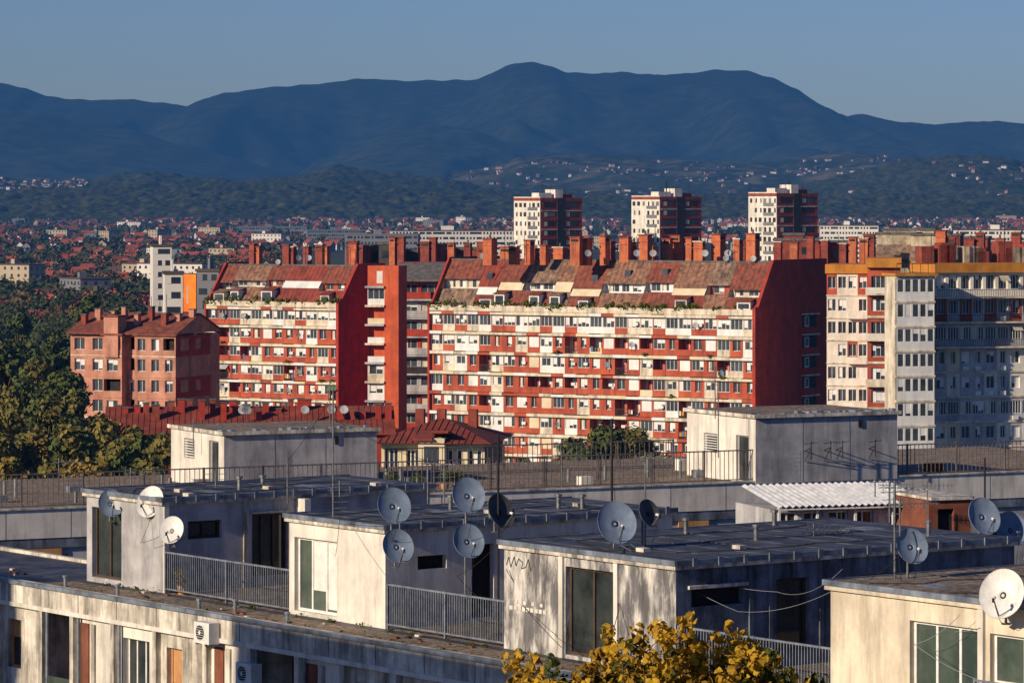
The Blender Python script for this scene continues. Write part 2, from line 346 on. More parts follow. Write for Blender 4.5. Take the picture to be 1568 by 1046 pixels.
for i in range(1300):
    q=R.random()
    if q<.6: u=R.uniform(700,1620); y=R.uniform(8900,10800); H=H2
    elif q<.72: u=R.uniform(-60,130); y=R.uniform(8950,9280); H=H3
    else: u=R.uniform(900,1620); y=R.uniform(8300,9200); H=H3
    x=X(u,y)
    if noise.noise(Vector((x/200,y/300,9)))<.04: continue
    big=R.random()<.12
    house(mb,x,y,H(x,y)-1.5,R.uniform(6,10)*(2 if big else 1),R.uniform(6,8),R.uniform(3.5,6)*(1.3 if big else 1),R.uniform(-70,30),R.choice(['far_white','far_white','far_cream','far_grey']),R.choice(['far_red_roof','far_dark_roof','far_dark_roof']),win=False)
mb.done('distant_town')
def dist_block(name,u0,u1,vt,d,ang,wk,rk='far_dark_roof',dep=14):
    mb=MB(); f=Fr(X(u0,d),d,ang); L=f.su(u1); h=Z(vt,d); nf=max(2,int(h/3))
    mb.box(f,0,L,0,dep,0,h,wk); mb.box(f,-.3,L+.3,-.3,dep+.3,h,h+.6,rk)
    for k in range(nf):
        zc=h*(k+.55)/nf; mb.quad(f,.5,L-.5,-.04,zc-.6,zc+.8,'far_glass')
        n=int(L/2)
        for q in range(n):
            if R.random()<.7: mb.quad(f,.5+q*2,1.4+q*2,-.08,zc-.6,zc+.8,wk)
    mb.box(f,L*.4,L*.5,2,5,h+.6,h+3,wk)
    return mb.done(name)
dist_block('long_white_office_building',598,792,353,2300,3,'far_white')
dist_block('long_white_office_building',528,640,359,2200,-4,'far_grey','far_grey')
dist_block('low_industrial_hall',362,470,347,4200,0,'far_grey','far_teal_roof',40)
dist_block('low_industrial_hall',470,560,352,3600,5,'far_grey','far_teal_roof',30)
dist_block('office_building',1255,1345,345,2500,-20,'far_white')
dist_block('office_building',1460,1600,352,2100,-15,'far_white')
dist_block('white_apartment_tower',234,263,377,1050,10,'far_white',dep=9)
dist_block('white_apartment_building',252,280,419,820,8,'far_white',dep=6)
dist_block('white_apartment_building',301,335,415,860,-10,'far_grey',dep=8)
mb=MB(); f=Fr(X(281,780),780,-30); L=f.su(300); mb.box(f,0,L,0,.3,Z(472,800),Z(416,800),'banner_orange')
mb.box(f,L*.25,L*.4,-.02,-.003,Z(460,800),Z(432,800),'far_cream')
mb.box(f,0.2,.4,.3,.5,0,Z(417,800),'dark_metal'); mb.box(f,L-.4,L-.2,.3,.5,0,Z(417,800),'dark_metal'); mb.done('advertising_banner')
mb=MB(); allq={'far_leaf':[],'far_leaf_b':[]}
for i in range(6300):
    v=R.uniform(322,480)
    if R.random()<.3: v=R.uniform(326,360)
    if i>5800: v=R.uniform(455,560)
    u=R.uniform(-150,1720)
    if i>5800: u=R.uniform(-120,360)
    if 4300<i<=5800: u=R.uniform(-120,430)
    if v>385 and u>430: continue
    d=min(CZ*F/(v-HV),7000); x=X(u,d)
    g=noise.noise(Vector((x/300,d/500,1.0)))
    if g>0.25 and R.random()<.6 and i<=5800: continue
    r=R.uniform(2.5,5.5)*(1.1 if d<1500 else 1); n=46 if d>2500 else (110 if d>1400 else 420)
    for q in range(1 if d>1400 else 3):
        ox,oy,oz=(0,0,0) if q==0 else (R.uniform(-1,1)*r*.8,R.uniform(-1,1)*r*.6,R.uniform(-.2,.5)*r)
        P,D=lobe_pts((x+ox,d+oy,r*1.2+oz),r*(1 if d>1400 else .7),n//(1 if d>1400 else 3),1.05); D[:,2]+=.3
        allq[R.choice(list(allq))].append(leafq(P,D,r*(.5 if d>2500 else (.32 if d>1400 else .16))))
for k,v in allq.items(): mb.quads(np.concatenate(v),k)
mb.done('distant_trees')
# ================================================================== TOWER BLOCKS
def tower(uc,ul,ur,vt,d):
    mb=MB(); f=Fr(X(uc,d),d,33); L=f.su(ur); fs=Fr(X(uc,d),d,123); Dp=fs.su(ul); h=Z(vt,d)
    mb.box(f,0.02,L,0.02,Dp-0.02,0,h,'red_brick_gable')
    mb.box(f,-.25,0.0,0,Dp,0,h+1.2,'white_facade')
    nf=int(h/2.8)
    for k in range(nf):
        z=h-(k+1)*2.8
        n=max(3,int(Dp/2.2))
        for q in range(n):
            if R.random()<.92:
                t0=Dp*(q+.15)/n; t1=Dp*(q+.15+R.choice([.45,.6,.3]))/n
                mb.face([f.p(-.3,t0,z+.9),f.p(-.3,t1,z+.9),f.p(-.3,t1,z+2.2),f.p(-.3,t0,z+2.2)],R.choice(['mid_glass','mid_glass','dark_interior','far_grey','dark_interior']))
        mb.box(f,-.5,-.26,Dp*.1,Dp*.45,z,z+.9,'far_grey')
        mb.box(f,0.3,L,-.12,0.0,z+2.5,z+2.8,'slab_cream' if k%2 else 'chimney_red')
        for (a,b) in ((.08,.34),(.62,.9)):
            mb.quad(f,L*a,L*b,-.03,z+.9,z+2.2,R.choice(['mid_glass','dark_interior']))
            mb.quad(f,L*a,L*(a+.08),-.05,z+.9,z+2.2,'shutter_beige') if R.random()<.5 else None
    mb.box(f,L*.4,L*.56,-.2,0.01,0,h+.8,'dark_interior')
    mb.box(f,-.3,L+.1,-.15,Dp,h,h+.9,'chimney_red')
    mb.box(f,L*.05,L*.35,2,6,h+.9,h+2.4,'white_facade'); mb.box(f,L*.42,L*.6,1.5,7,h+.9,h+3.4,'white_facade'); mb.box(f,L*.7,L*.9,3,6,h+.9,h+2.0,'red_brick_gable')
    for q in range(4):
        s=L*R.uniform(.1,.9); mb.cyl(f.p(s,4,h),f.p(s,4,h+R.uniform(4,6)),.12,'dark_metal',4)
    return mb.done('apartment_tower')
tower(828,788,891,307,1150); tower(1011,968,1074,305,1180); tower(1190,1147,1252,300,1120)
# ================================================================== RED APARTMENT BLOCKS
def bay_fill(mb,f,s0,s1,z0,z1,typ,rg,redk='red_panel'):
    w=s1-s0
    if typ=='red':
        m=(w-rg.choice([1.0,1.2,.8]))/2; kd=rg.choice(['win','win','half','half','curt'])
        wall(mb,f,s0,s1,z0,z1,redk,[(s0+m,s1-m,z0+.8,z1-.12,kd,2)],depth=.25)
    elif typ=='white':
        wall(mb,f,s0,s1,z0,z1,redk if rg.random()<.4 else rg.choice(['win_white','slab_cream']),[(s0+.08,s1-.08,z0+.85,z1-.08,rg.choice(['win','half','half']),3)],depth=.12)
    elif typ=='blind':
        wall(mb,f,s0,s1,z0,z1,redk,[(s0+.2,s1-.2,z0+.75,z1-.08,'blind',2)],frame=rg.choice(['win_white','win_white','shutter_beige']))
    elif typ=='fullwhite':
        wall(mb,f,s0,s1,z0,z1,rg.choice(['win_white','slab_cream']),[(s0+.3,s1-.3,z0+1.0,z1-.2,'half',2)])
    else:
        dp=1.4; mb.face([f.p(s0,0,z0),f.p(s0,dp,z0),f.p(s0,dp,z1),f.p(s0,0,z1)],redk); mb.face([f.p(s1,0,z0),f.p(s1,dp,z0),f.p(s1,dp,z1),f.p(s1,0,z1)],redk)
        mb.face([f.p(s0,0,z0+.02),f.p(s1,0,z0+.02),f.p(s1,dp,z0+.02),f.p(s0,dp,z0+.02)],'grey_concrete_panel')
        mb.face([f.p(s0,0,z1),f.p(s1,0,z1),f.p(s1,dp,z1),f.p(s0,dp,z1)],'slab_cream')
        wall(mb,f,s0,s1,z0,z1,rg.choice([redk,redk,'slab_cream']),[(s0+w*.2,s1-w*.25,z0+.1,z1-.2,rg.choice(['win','half']),2)],t=dp)
        pk=rg.choice(['win_white',redk,redk,redk,'shutter_beige'])
        if rg.random()<.7: mb.box(f,s0+.03,s1-.03,-.06,.04,z0,z0+.85,pk)
        else:
            mb.box(f,s0+.03,s1-.03,-.04,.02,z0+.9,z0+.97,'dark_metal')
            for i in range(int(w/.2)): mb.box(f,s0+.05+i*.2,s0+.09+i*.2,-.03,.01,z0,z0+.9,'dark_metal')
        if rg.random()<.25:
            for q in range(rg.randint(1,4)):
                a=s0+.2+q*.4; mb.box(f,a,a+rg.uniform(.2,.35),-.12,-.08,z0+.3,z0+rg.uniform(.8,1.1),rg.choice(['win_white','laundry_blue','shutter_beige','ochre_attic','dark_interior']))
        if rg.random()<.16:
            c=rg.choice(['shutter_beige','win_white','ochre_attic','grey_concrete_panel','awning_green'])
            mb.face([f.p(s0+.1,0.1,z1-.1),f.p(s1-.1,.1,z1-.1),f.p(s1-.1,-.9,z1-.8),f.p(s0+.1,-.9,z1-.8)],c)
def block_facade(mb,f,L,ztop,floors,fh,bay,rg,redk='red_panel'):
    nb=max(1,int(L/bay)); bw=L/nb
    coltyp=[]
    while len(coltyp)<nb: coltyp+=rg.choice([['red','logg','red'],['red','white','red'],['red','red','logg'],['red','blind'],['red','logg','logg'],['white','red','red'],['logg','white']])
    for fl in range(floors):
        z1=ztop-fl*fh; z0=z1-fh
        for i in range(nb):
            o=rg.choice([.45,.45,.45,.40]); mb.box(f,i*bw+.004,(i+1)*bw-.004,-o,0.0,z1-.46,z1-.04-rg.choice([0,0,.08]),rg.choice(['slab_cream','slab_cream','slab_cream','win_white','shutter_beige']) if rg.random()<.9 else redk)
        for i in range(nb):
            t=coltyp[(i+(fl%2))%nb]
            q=rg.random()
            if fl==0: t='white'
            elif q<.07: t='fullwhite'
            elif q<.18: t='white'
            elif q<.22: t='blind'
            elif q<.38: t='logg'
            bay_fill(mb,f,i*bw,(i+1)*bw,z0,z1-.5,t,rg,redk)
            if rg.random()<.12: s=i*bw+bw*.6; mb.box(f,s,s+.6,-.35,-.07,z0+1.2,z0+1.6,'win_white')
            if rg.random()<.05: small_dish(mb,f,i*bw+bw*.5,-.6,z0+1.4,.4)
            if fl>0 and rg.random()<.05:
                P,D=lobe_pts(f.p(i*bw+bw*.5,-.5,z0+.1),.45,40,.7); mb.quads(leafq(P,D,.2),'plant_green')
def planter_leaves(mb,f,L,z,rg,k='plant_green',dens=.45,t=-.15):
    P=[]
    s=0
    while s<L:
        if rg.random()<dens:
            n=rg.randint(20,70); c=f.p(s,t,z+rg.uniform(-.2,.35)); Q,D=lobe_pts(c,rg.uniform(.3,.9),n,.8); P.append(leafq(Q,D,.25))
        s+=rg.uniform(.6,1.4)
    if P: mb.quads(np.concatenate(P),k)
def red_block(uR,dR,uL,ang,ze,zr,depth,floors,seed,gk='red_brick_gable'):
    rg=random.Random(seed); mb=MB()
    f0=Fr(X(uR,dR),dR,ang); L=-f0.su(uL); f=Fr(*f0.xy(-L,0),ang); fh=2.82
    block_facade(mb,f,L,ze,floors,fh,1.95,rg)
    mb.box(f,0.0,L-.35,1.55,depth,0,ze-.02,gk)
    mb.box(f,0,L-.35,0.02,1.45,ze-.03,ze+.02,'grey_concrete_panel')
    mb.box(f,0,L,-.45,-.3,ze,ze+.8,'slab_cream')
    planter_leaves(mb,f,L,ze+.9,rg,t=-.35,dens=.75)
    RT=5.5
    s=0
    kinds=['roof_grey_tile','roof_brown_tile','roof_grey_tile','roof_red_metal','roof_tan_tile','roof_brown_tile','roof_tan_tile']
    ztop=zr; zb=ze+.3
    def T(z,off=0): return .9+(RT-.9)*(z-zb)/(ztop-zb)+off
    last=None
    while s<L-.4:
        w=min(rg.uniform(2.4,7.0),L-.36-s)
        if L-.36-(s+w)<1.5: w=L-.36-s
        k=rg.choice([q for q in kinds if q!=last]); last=k
        k2=rg.choice([k,k,rg.choice(kinds)])
        e=s+w
        za=zb+rg.uniform(1.9,2.8); zc=za+rg.uniform(1.3,1.8)
        def slab(a,b,z0,z1,kk,ex=0.0):
            p=[f.p(a,T(z0,-ex),z0-ex*.6),f.p(b,T(z0,-ex),z0-ex*.6),f.p(b,T(z1),z1),f.p(a,T(z1),z1)]
            n=.12
            mb.hexa([(q[0],q[1],q[2]-n) for q in p]+p,kk)
            # battens / tile courses running up the slope
            if kk.startswith('roof') and b-a>1:
                m=int((b-a)/.7)
                for i in range(1,m):
                    c=a+(b-a)*i/m; mb.cyl(f.p(c,T(z0,-ex),z0-ex*.6+.02),f.p(c,T(z1),z1+.02),.035,kk,4)
        slab(s+.02,e-.02,zb,za,k2)
        tw=T(za)+1.4
        mb.face([f.p(s,T(za)-.05,za-.02),f.p(e,T(za)-.05,za-.02),f.p(e,tw,za-.02),f.p(s,tw,za-.02)],'grey_concrete_panel')
        ops=[];q=s+.5
        while q<e-1.2:
            ww=rg.uniform(.9,1.8); ww=min(ww,e-.2-q); ops.append((q,q+ww,za+.15,zc-.15,rg.choice(['win','half','curt']),2)); q+=ww+rg.uniform(.3,.9)
        wall(mb,f,s,e,za,zc,rg.choice(['win_white','slab_cream','red_panel','red_panel']),ops,t=tw)
        if rg.random()<.35:
            slab(s+.1,e-.1,za+.3,zc+.1,rg.choice(['win_white','roof_red_metal','shutter_beige']),ex=.4)
        slab(s+.02,e-.02,zc,ztop,k,ex=.5)
        mb.face([f.p(s,T(za),za),f.p(s,tw,za),f.p(s,tw,zc),f.p(s,T(zc),zc)],'slab_cream')
        if rg.random()<.5:
            a=s+w*rg.uniform(.1,.5); b=a+rg.uniform(1.3,2.2)
            mb.box(f,a,b,T(zb)-.1,T(za)+.4,zb+.1,za-.5,rg.choice(['win_white','slab_cream'])); mb.quad(f,a+.2,b-.2,T(zb)-.13,zb+.6,za-.8,'mid_glass')
            pz=za-.5; p=[f.p(a-.15,T(zb)-.3,pz),f.p(b+.15,T(zb)-.3,pz),f.p(b+.15,T(za)+.2,pz+.5),f.p(a-.15,T(za)+.2,pz+.5)]; mb.hexa([(q[0],q[1],q[2]-.08) for q in p]+p,k2)
        if rg.random()<.4:
            a=s+w*rg.uniform(.1,.7); zz=zc+.6; mb.box(f,a,a+.9,T(zz)-.2,T(zz)+.9,zz-.1,zz+.9,'mid_glass')
        if rg.random()<.3: small_dish(mb,f,s+w*rg.random(),T(ztop)-.4,ztop+.6,.42)
        s=e
    mb.box(f,0,L-.35,RT,depth,ztop-.3,ztop,'flat_roof_dark')
    mb.box(f,0,L-.35,RT-.05,RT+.2,ztop,ztop+.25,'roof_slate')
    for a,b in ((L-.35,L+.1),(-.3,0.0)):
        prof=[(-.5,0),(-.5,ze+1.0),(.5,ze+1.2),(RT-.3,ztop+.45),(depth,ztop+.45),(depth,0)]
        A=[f.p(a,t,z) for t,z in prof]; B=[f.p(b,t,z) for t,z in prof]
        mb.face(A,gk); mb.face(B,gk)
        for i in range(len(prof)):
            j=(i+1)%len(prof); mb.face([A[i],A[j],B[j],B[i]],gk)
    return mb,f,L,ztop
def chimney(mb,u,vt,w,d,zbase,ang,k,rg,dep=1.0):
    ff=Fr(X(u,d),d,ang); h=Z(vt,d)
    mb.box(ff,-w/2,w/2,0,dep,zbase,h,k)
    mb.box(ff,-w/2-.1,w/2+.1,-.1,dep+.1,h-.9,h-.75,k)
    mb.box(ff,-w/2-.14,w/2+.14,-.14,dep+.14,h,h+.16,'slab_cream' if rg.random()<.25 else 'chimney_red')
    if rg.random()<.5: mb.box(ff,-w/2+.15,w/2-.15,-.02,.1,h-.6,h-.2,'dark_interior')
    if rg.random()<.3: c=ff.p(0,dep/2,h); mb.cyl(c,(c[0],c[1],h+.7),.15,'roof_slate',6)
rg=random.Random(11)
mb,f,L,zt=red_block(1158,520,660,-30,28.9,35.9,22,10,21)
for u,vt,w in ((757,366,1.6),(785,377,1.3),(815,368,1.2),(838,376,1.0),(880,363,1.5),(893,366,1.4),(930,362,1.2),(955,364,1.4),(966,368,1.0),(995,360,1.4),(1020,366,1.2),(1033,361,1.5),(1062,364,1.4),(1078,370,.9),(1107,359,1.7),(1135,366,1.2),(1160,358,1.5)):
    chimney(mb,u,vt,w,536+rg.uniform(-2,6),zt-.5,-30+rg.choice([0,0,90]),'chimney_orange',rg,rg.choice([.9,1.4]))
for i in range(12):
    u=740+i*36+rg.uniform(-8,8); d=548
    chimney(mb,u,rg.uniform(368,386),rg.uniform(.9,2.4),d,zt-1,-30,rg.choice(['chimney_orange','chimney_red','chimney_red']),rg,1.4)
for i in range(6): u=rg.uniform(700,1180); small_dish(mb,Fr(X(u,534),534,0),0,0,zt+1.2,.5)
for i in range(16):
    u=rg.uniform(690,1180); x=X(u,540); mb.cyl((x,540,zt),(x,540,zt+rg.uniform(2.5,5)),.05,'dark_metal',4); mb.box(Fr(x,540,0),-.6,.6,-.03,.03,zt+2.3,zt+2.36,'dark_metal')
fg=f.side(L+.1)
for fl in range(9):
    z=28.9-fl*2.82-2.82
    s0=fg.su(1228); s1=fg.su(1250)
    mb.box(fg,s0,s1,-.5,-.004,z,z+.85,'red_brick_gable')
    mb.quad(fg,s0,s1,-.012,z+.85,z+2.5,'dark_interior')
    mb.quad(fg,s0+.8,s0+2.2,-.03,z+.9,z+2.3,'win_white'); mb.quad(fg,s0+1.0,s0+2.0,-.05,z+1.1,z+2.2,'mid_glass')
    mb.box(fg,s0-.1,s1+.1,-.55,-.004,z+2.55,z+2.75,'slab_cream')
mb.done('red_apartment_block')
mb,f,L,zt=red_block(520,588,318,-30,28.0,34.2,13,10,33)
for u,vt,w in ((385,374,.9),(393,378,.9),(437,375,1.2),(445,378,1.0),(468,378,1.0),(488,374,1.3),(497,378,.9),(540,373,1.3),(550,376,1.3)):
    chimney(mb,u,vt,w,606,zt-.5,-30,rg.choice(['chimney_red','chimney_orange']),rg)
for i in range(3): u=rg.uniform(350,540); small_dish(mb,Fr(X(u,600),600,0),0,0,zt+1.2,.45)
for i in range(8):
    u=rg.uniform(340,540); x=X(u,602); mb.cyl((x,602,zt),(x,602,zt+rg.uniform(2.5,5)),.05,'dark_metal',4)
mb.done('red_apartment_block')
mb=MB(); d=572; f=Fr(X(563,d),d,-12); L=f.su(611); zt=Z(406,d)
mb.box(f,0.02,L-.01,.9,5,0,zt-.02,'orange_stucco')
wl=L*.55
for fl in range(11):
    z1=zt-3-fl*2.82; z0=z1-2.82
    bay_fill(mb,f,0,wl,z0,z1-.3,rg.choice(['white','logg','fullwhite','logg','red']),rg,'orange_stucco'); mb.box(f,-.3,wl,-.6,0,z1-.3,z1,'slab_cream' if fl%2 else 'grey_concrete_panel')
mb.box(f,wl,L,-.3,.9,0,zt,'orange_stucco'); mb.box(f,0,wl,0,.9,zt-3,zt,'orange_stucco'); mb.box(f,1.4,2.3,-.05,-.003,zt-2.6,zt-.8,'win_white')
mb.done('orange_stair_tower')
mb=MB(); d=584; f=Fr(X(604,d),d,-8); L=f.su(676); zt=Z(428,d)
for fl in range(12):
    z1=zt-fl*2.82; z0=z1-2.82
    for i in range(2):
        a=L*i/2;b=L*(i+1)/2; wall(mb,f,a,b,z0,z1-.3,'grey_concrete_panel' if fl%3 else 'red_brick_gable',[(a+.3,b-.3,z0+.9,z1-.6,rg.choice(['win','half','curt']),3)],t=1.2)
    mb.box(f,0,L,-.1,0,z0,z0+1.0,rg.choice(['slab_cream','red_brick_gable','grey_concrete_panel','dark_interior'])); mb.box(f,0,L,0.001,1.19,z1-.3,z1,'grey_concrete_panel')
mb.box(f,-.1,L,1.4,12,0,zt,'red_brick_gable')
a=[f.p(-.2,-.6,zt),f.p(L+.5,-.6,zt),f.p(L+.5,5,zt+2.6),f.p(-.2,5,zt+2.6)]
mb.hexa([(q[0],q[1],q[2]-.2) for q in a]+a,'roof_slate'); mb.box(f,-.1,L,5,12,zt,zt+2.6,'red_brick_gable')
mb.done('recessed_apartment_wing')
mb=MB()
for u0,u1,vt,d,k in ((530,566,378,640,'chimney_red'),(566,640,385,645,'flat_roof_dark'),(640,675,376,640,'chimney_red'),(675,745,382,650,'chimney_red'),(580,600,374,640,'flat_roof_dark'),(1185,1255,368,610,'chimney_red'),(1255,1312,372,600,'chimney_red'),(1200,1230,360,615,'chimney_red')):
    f=Fr(X(u0,d),d,-5); L=f.su(u1); mb.box(f,0,L,0,14,0,Z(vt,d),k); mb.box(f,-.2,L+.2,-.2,14.2,Z(vt,d),Z(vt,d)+.35,'roof_slate')
    for q in range(2):
        s=rg.uniform(.5,max(.6,L-2)); mb.quad(f,s,s+1.4,-.03,Z(vt,d)-2.2,Z(vt,d)-1,'mid_glass')
for u in (540,600,612,650,662,690,715,735,1190,1215,1240,1262,1290,1305): chimney(mb,u,rg.uniform(362,374),rg.uniform(1,1.6),638 if u<1000 else 598,30,-20,rg.choice(['chimney_red','chimney_orange']),rg)
mb.done('brick_apartment_block')
def slope(mb,f,a,b,t0,t1,z0,z1,k):
    p=[f.p(a,t0,z0),f.p(b,t0,z0),f.p(b,t1,z1),f.p(a,t1,z1)]; mb.hexa([(q[0],q[1],q[2]-.15) for q in p]+p,k)
mb=MB(); d=530; ang=-22; f=Fr(X(272,d),d,ang); L=-f.su(108); f=Fr(*f.xy(-L,0),ang); zt=Z(514,d)
segs=[(0,L*.34,0),(L*.34,L*.52,-1.2),(L*.52,L*.62,.3),(L*.62,L,-.6)]
for a,b,t in segs:
    n=max(1,int((b-a)/2.0)); bw=(b-a)/n
    for fl in range(9):
        z1=zt-fl*2.85; z0=z1-2.85
        for i in range(n):
            s0=a+i*bw; s1=s0+bw
            if rg.random()<.7: wall(mb,f,s0,s1,z0,z1,'pink_stucco',[(s0+bw*.22,s1-bw*.22,z0+.8,z1-.4,rg.choice(['win','half','win']),2)],t=t,depth=.3)
            else:
                wall(mb,f,s0,s1,z0,z1,'pink_stucco',[(s0+.2,s1-.2,z0+.9,z1-.3,'dark')],t=t,depth=.9)
        mb.box(f,a,b,t-.06,t-.003,z0-.05,z0+.1,'slab_cream' if fl%3==0 else 'pink_stucco')
    mb.box(f,a,b,t+.95,13,0,zt-.01,'pink_stucco')
    for s in (a,b): mb.face([f.p(s,t,0),f.p(s,t+1.2,0),f.p(s,t+1.2,zt),f.p(s,t,zt)],'pink_stucco')
    mb.box(f,a-.2,b+.2,t-.35,t+1,zt,zt+.3,'roof_brown_tile')
fs=f.side(L,-.6); L2=fs.su(322)
for fl in range(9):
    z1=zt-fl*2.85; z0=z1-2.85; wall(mb,fs,0,L2,z0,z1,'pink_stucco' if fl%2 else 'red_brick_gable',[(1.5,4.0,z0+.8,z1-.4,'dark'),(L2-4.5,L2-3,z0+.9,z1-.5,'half',2)],t=-.02,depth=.5)
slope(mb,f,-.3,L+.3,-.9,6.5,zt+.3,zt+3.0,'roof_brown_tile'); slope(mb,f,-.3,L+.3,14,6.5,zt+.3,zt+3.0,'roof_brown_tile')
mb.face([f.p(L+.05,-.9,zt+.3),f.p(L+.05,14,zt+.3),f.p(L+.05,6.5,zt+2.9)],'pink_stucco')
for i in range(12):
    s=L*(i+.4)/12; w=rg.uniform(.6,1.0); h=zt+2.7+rg.uniform(0,1.2); t=2+(i%3)*1.5
    mb.box(f,s,s+w,t,t+.9,zt,h,rg.choice(['chimney_red','pink_stucco'])); mb.box(f,s-.1,s+w+.1,t-.1,t+1.0,h,h+.12,'roof_slate')
for i in range(5): s=L*rg.random(); mb.cyl(f.p(s,5,zt),f.p(s,5,zt+rg.uniform(4,6)),.05,'dark_metal',4)
a=L*.36; mb.box(f,a,a+2.2,-1.5,1,zt-3,zt+2.6,'pink_stucco'); mb.box(f,a-.15,a+2.35,-1.7,1.2,zt+2.6,zt+2.8,'roof_brown_tile')
mb.done('pink_apartment_building')
# ================================================================== RIGHT COMPLEX
mb=MB(); d=505; f=Fr(X(1266,d),d,-10); L=f.su(1329); zt=Z(418,d)
nb=4; bw=L/nb
for fl in range(11):
    z1=zt-fl*2.95; z0=z1-2.95
    for i in range(nb):
        s0=i*bw;s1=s0+bw
        wall(mb,f,s0,s1,z0,z1,'white_facade' if (i*3+fl)%9 else 'red_panel',[(s0+.15,s1-.15,z0+1.0,z1-.4,rg.choice(['win','half','win','blind']),2)] if rg.random()<.85 else [],depth=.2)
    mb.box(f,-.05,L+.05,-.12,-.003,z0,z0+.16,'slab_cream')
    if fl%2: mb.box(f,bw*2,bw*4,-.9,-.13,z0,z0+.9,'white_facade')
mb.box(f,0.01,L-.01,.3,9,0,zt-.01,'white_facade'); mb.box(f,-.2,L+.2,-.3,9,zt,zt+1.2,'ochre_attic')
for s in (1.2,L-.8): mb.cyl(f.p(s,4,zt),f.p(s,4,zt+5),.05,'dark_metal',4)
mb.done('white_apartment_block')
mb=MB(); d=497; f=Fr(X(1328,d),d,-6); L=f.su(1378); zt=Z(416,d)
mb.box(f,0,L,0.3,9,0,zt+.6,'red_panel')
for fl in range(11):
    z1=zt-fl*2.95; z0=z1-2.95
    wall(mb,f,0,L,z0,z1,'red_panel',[(L*.12,L*.55,z0+.9,z1-.5,rg.choice(['win','half']),3)],t=0,depth=.25)
    if fl%2==0:
        mb.box(f,-.2,L*.8,-1.1,-.003,z0,z0+.25,'slab_cream'); mb.box(f,-.2,L*.8,-1.1,-1.0,z0+.25,z0+1.0,rg.choice(['slab_cream','white_facade','dark_metal']))
    else: mb.box(f,-.1,L,-.2,-.003,z0,z0+.3,'slab_cream')
mb.box(f,-.2,L+.2,-.4,9,zt+.6,zt+1.8,'ochre_attic'); mb.done('red_apartment_wing')
mb=MB(); d=450; f=Fr(X(1372,d),d,14); L=f.su(1432); zt=Z(422,d)
for fl in range(12):
    z1=zt-fl*2.9; z0=z1-2.9
    mb.box(f,0,L,-.1,1.2,z1-.25,z1,'slab_cream'); n=5
    for i in range(n):
        s0=.1+(L-.2)*i/n; s1=.1+(L-.2)*(i+1)/n
        wall(mb,f,s0,s1,z0,z1-.25,'win_white',[(s0+.08,s1-.08,z0+1.0,z1-.35,rg.choice(['win','win','half']),1)],depth=.06)
mb.box(f,0.02,L-.02,.4,4,0,zt,'slab_cream'); mb.box(f,-.2,L+.2,-.4,4.5,zt,zt+.3,'ochre_attic')
for i in range(6): mb.cyl(f.p(L*i/5,-.3,zt),f.p(L*i/5,-.3,zt+1.5),.04,'dark_metal',4)
mb.box(f,0,L,-.33,-.27,zt+1.4,zt+1.5,'dark_metal'); mb.done('glazed_balcony_block')
mb=MB(); d=456; f=Fr(X(1431,d),d,17); L=f.su(1640); zt=Z(417,d)
nb=11;bw=L/nb
for fl in range(12):
    z1=zt-fl*2.95; z0=z1-2.95
    for i in range(nb):
        s0=i*bw;s1=s0+bw
        if fl<2:
            wall(mb,f,s0,s1,z0,z1,['white_facade','red_panel','white_facade','grey_concrete_panel'][(i*2+fl)%4],[(s0+.2,s1-.2,z0+1.0,z1-.3,'win' if rg.random()<.6 else 'half',3)],depth=.5)
        elif fl%3==2: wall(mb,f,s0,s1,z0,z1,'grey_concrete_panel',[(s0+.1,s1-.1,z0+.9,z1-.5,rg.choice(['win','half','curt']),4)],depth=.1)
        else:
            m=.45 if i%2 else .25
            wall(mb,f,s0,s1,z0,z1,rg.choice(['grey_concrete_panel','grey_concrete_panel','grey_concrete_panel','white_facade','shutter_beige']),[(s0+m,s1-m,z0+1.0,z1-.5,rg.choice(['win','half','half','curt']),2)],depth=.25)
        if rg.random()<.1: mb.face([f.p(s0+.2,-.01,z1-.3),f.p(s1-.2,-.01,z1-.3),f.p(s1-.2,-1,z1-1),f.p(s0+.2,-1,z1-1)],'slab_cream')
        if rg.random()<.12: mb.box(f,s0+.3,s0+1.0,-.4,-.15,z0+.2,z0+.7,'win_white')
    mb.box(f,-.05,L,-.14,-.004,z0-.1,z0+.12,'slab_cream')
    if fl<3:
        mb.box(f,0,L,-.9,-.15,z0-.1,z0+.1,'slab_cream'); mb.box(f,0,L,-.9,-.85,z0+.9,z0+.96,'dark_metal')
        for i in range(int(L/.3)): mb.box(f,i*.3,i*.3+.04,-.89,-.86,z0+.1,z0+.9,'dark_metal')
mb.box(f,0.02,L,1.2,7,0,zt-.01,'grey_concrete_panel'); mb.box(f,-.2,L+.2,-.5,7,zt,zt+1.1,'ochre_attic')
for i in range(14):
    s=L*rg.random(); mb.box(f,s,s+rg.uniform(1,2.5),4,6,zt+1,zt+rg.uniform(2,4),rg.choice(['chimney_red','beige_concrete','red_brick_gable']))
for i in range(12): s=L*rg.random(); mb.cyl(f.p(s,3,zt),f.p(s,3,zt+rg.uniform(3,6)),.05,'dark_metal',4)
mb.done('grey_panel_apartment_block')
mb=MB()
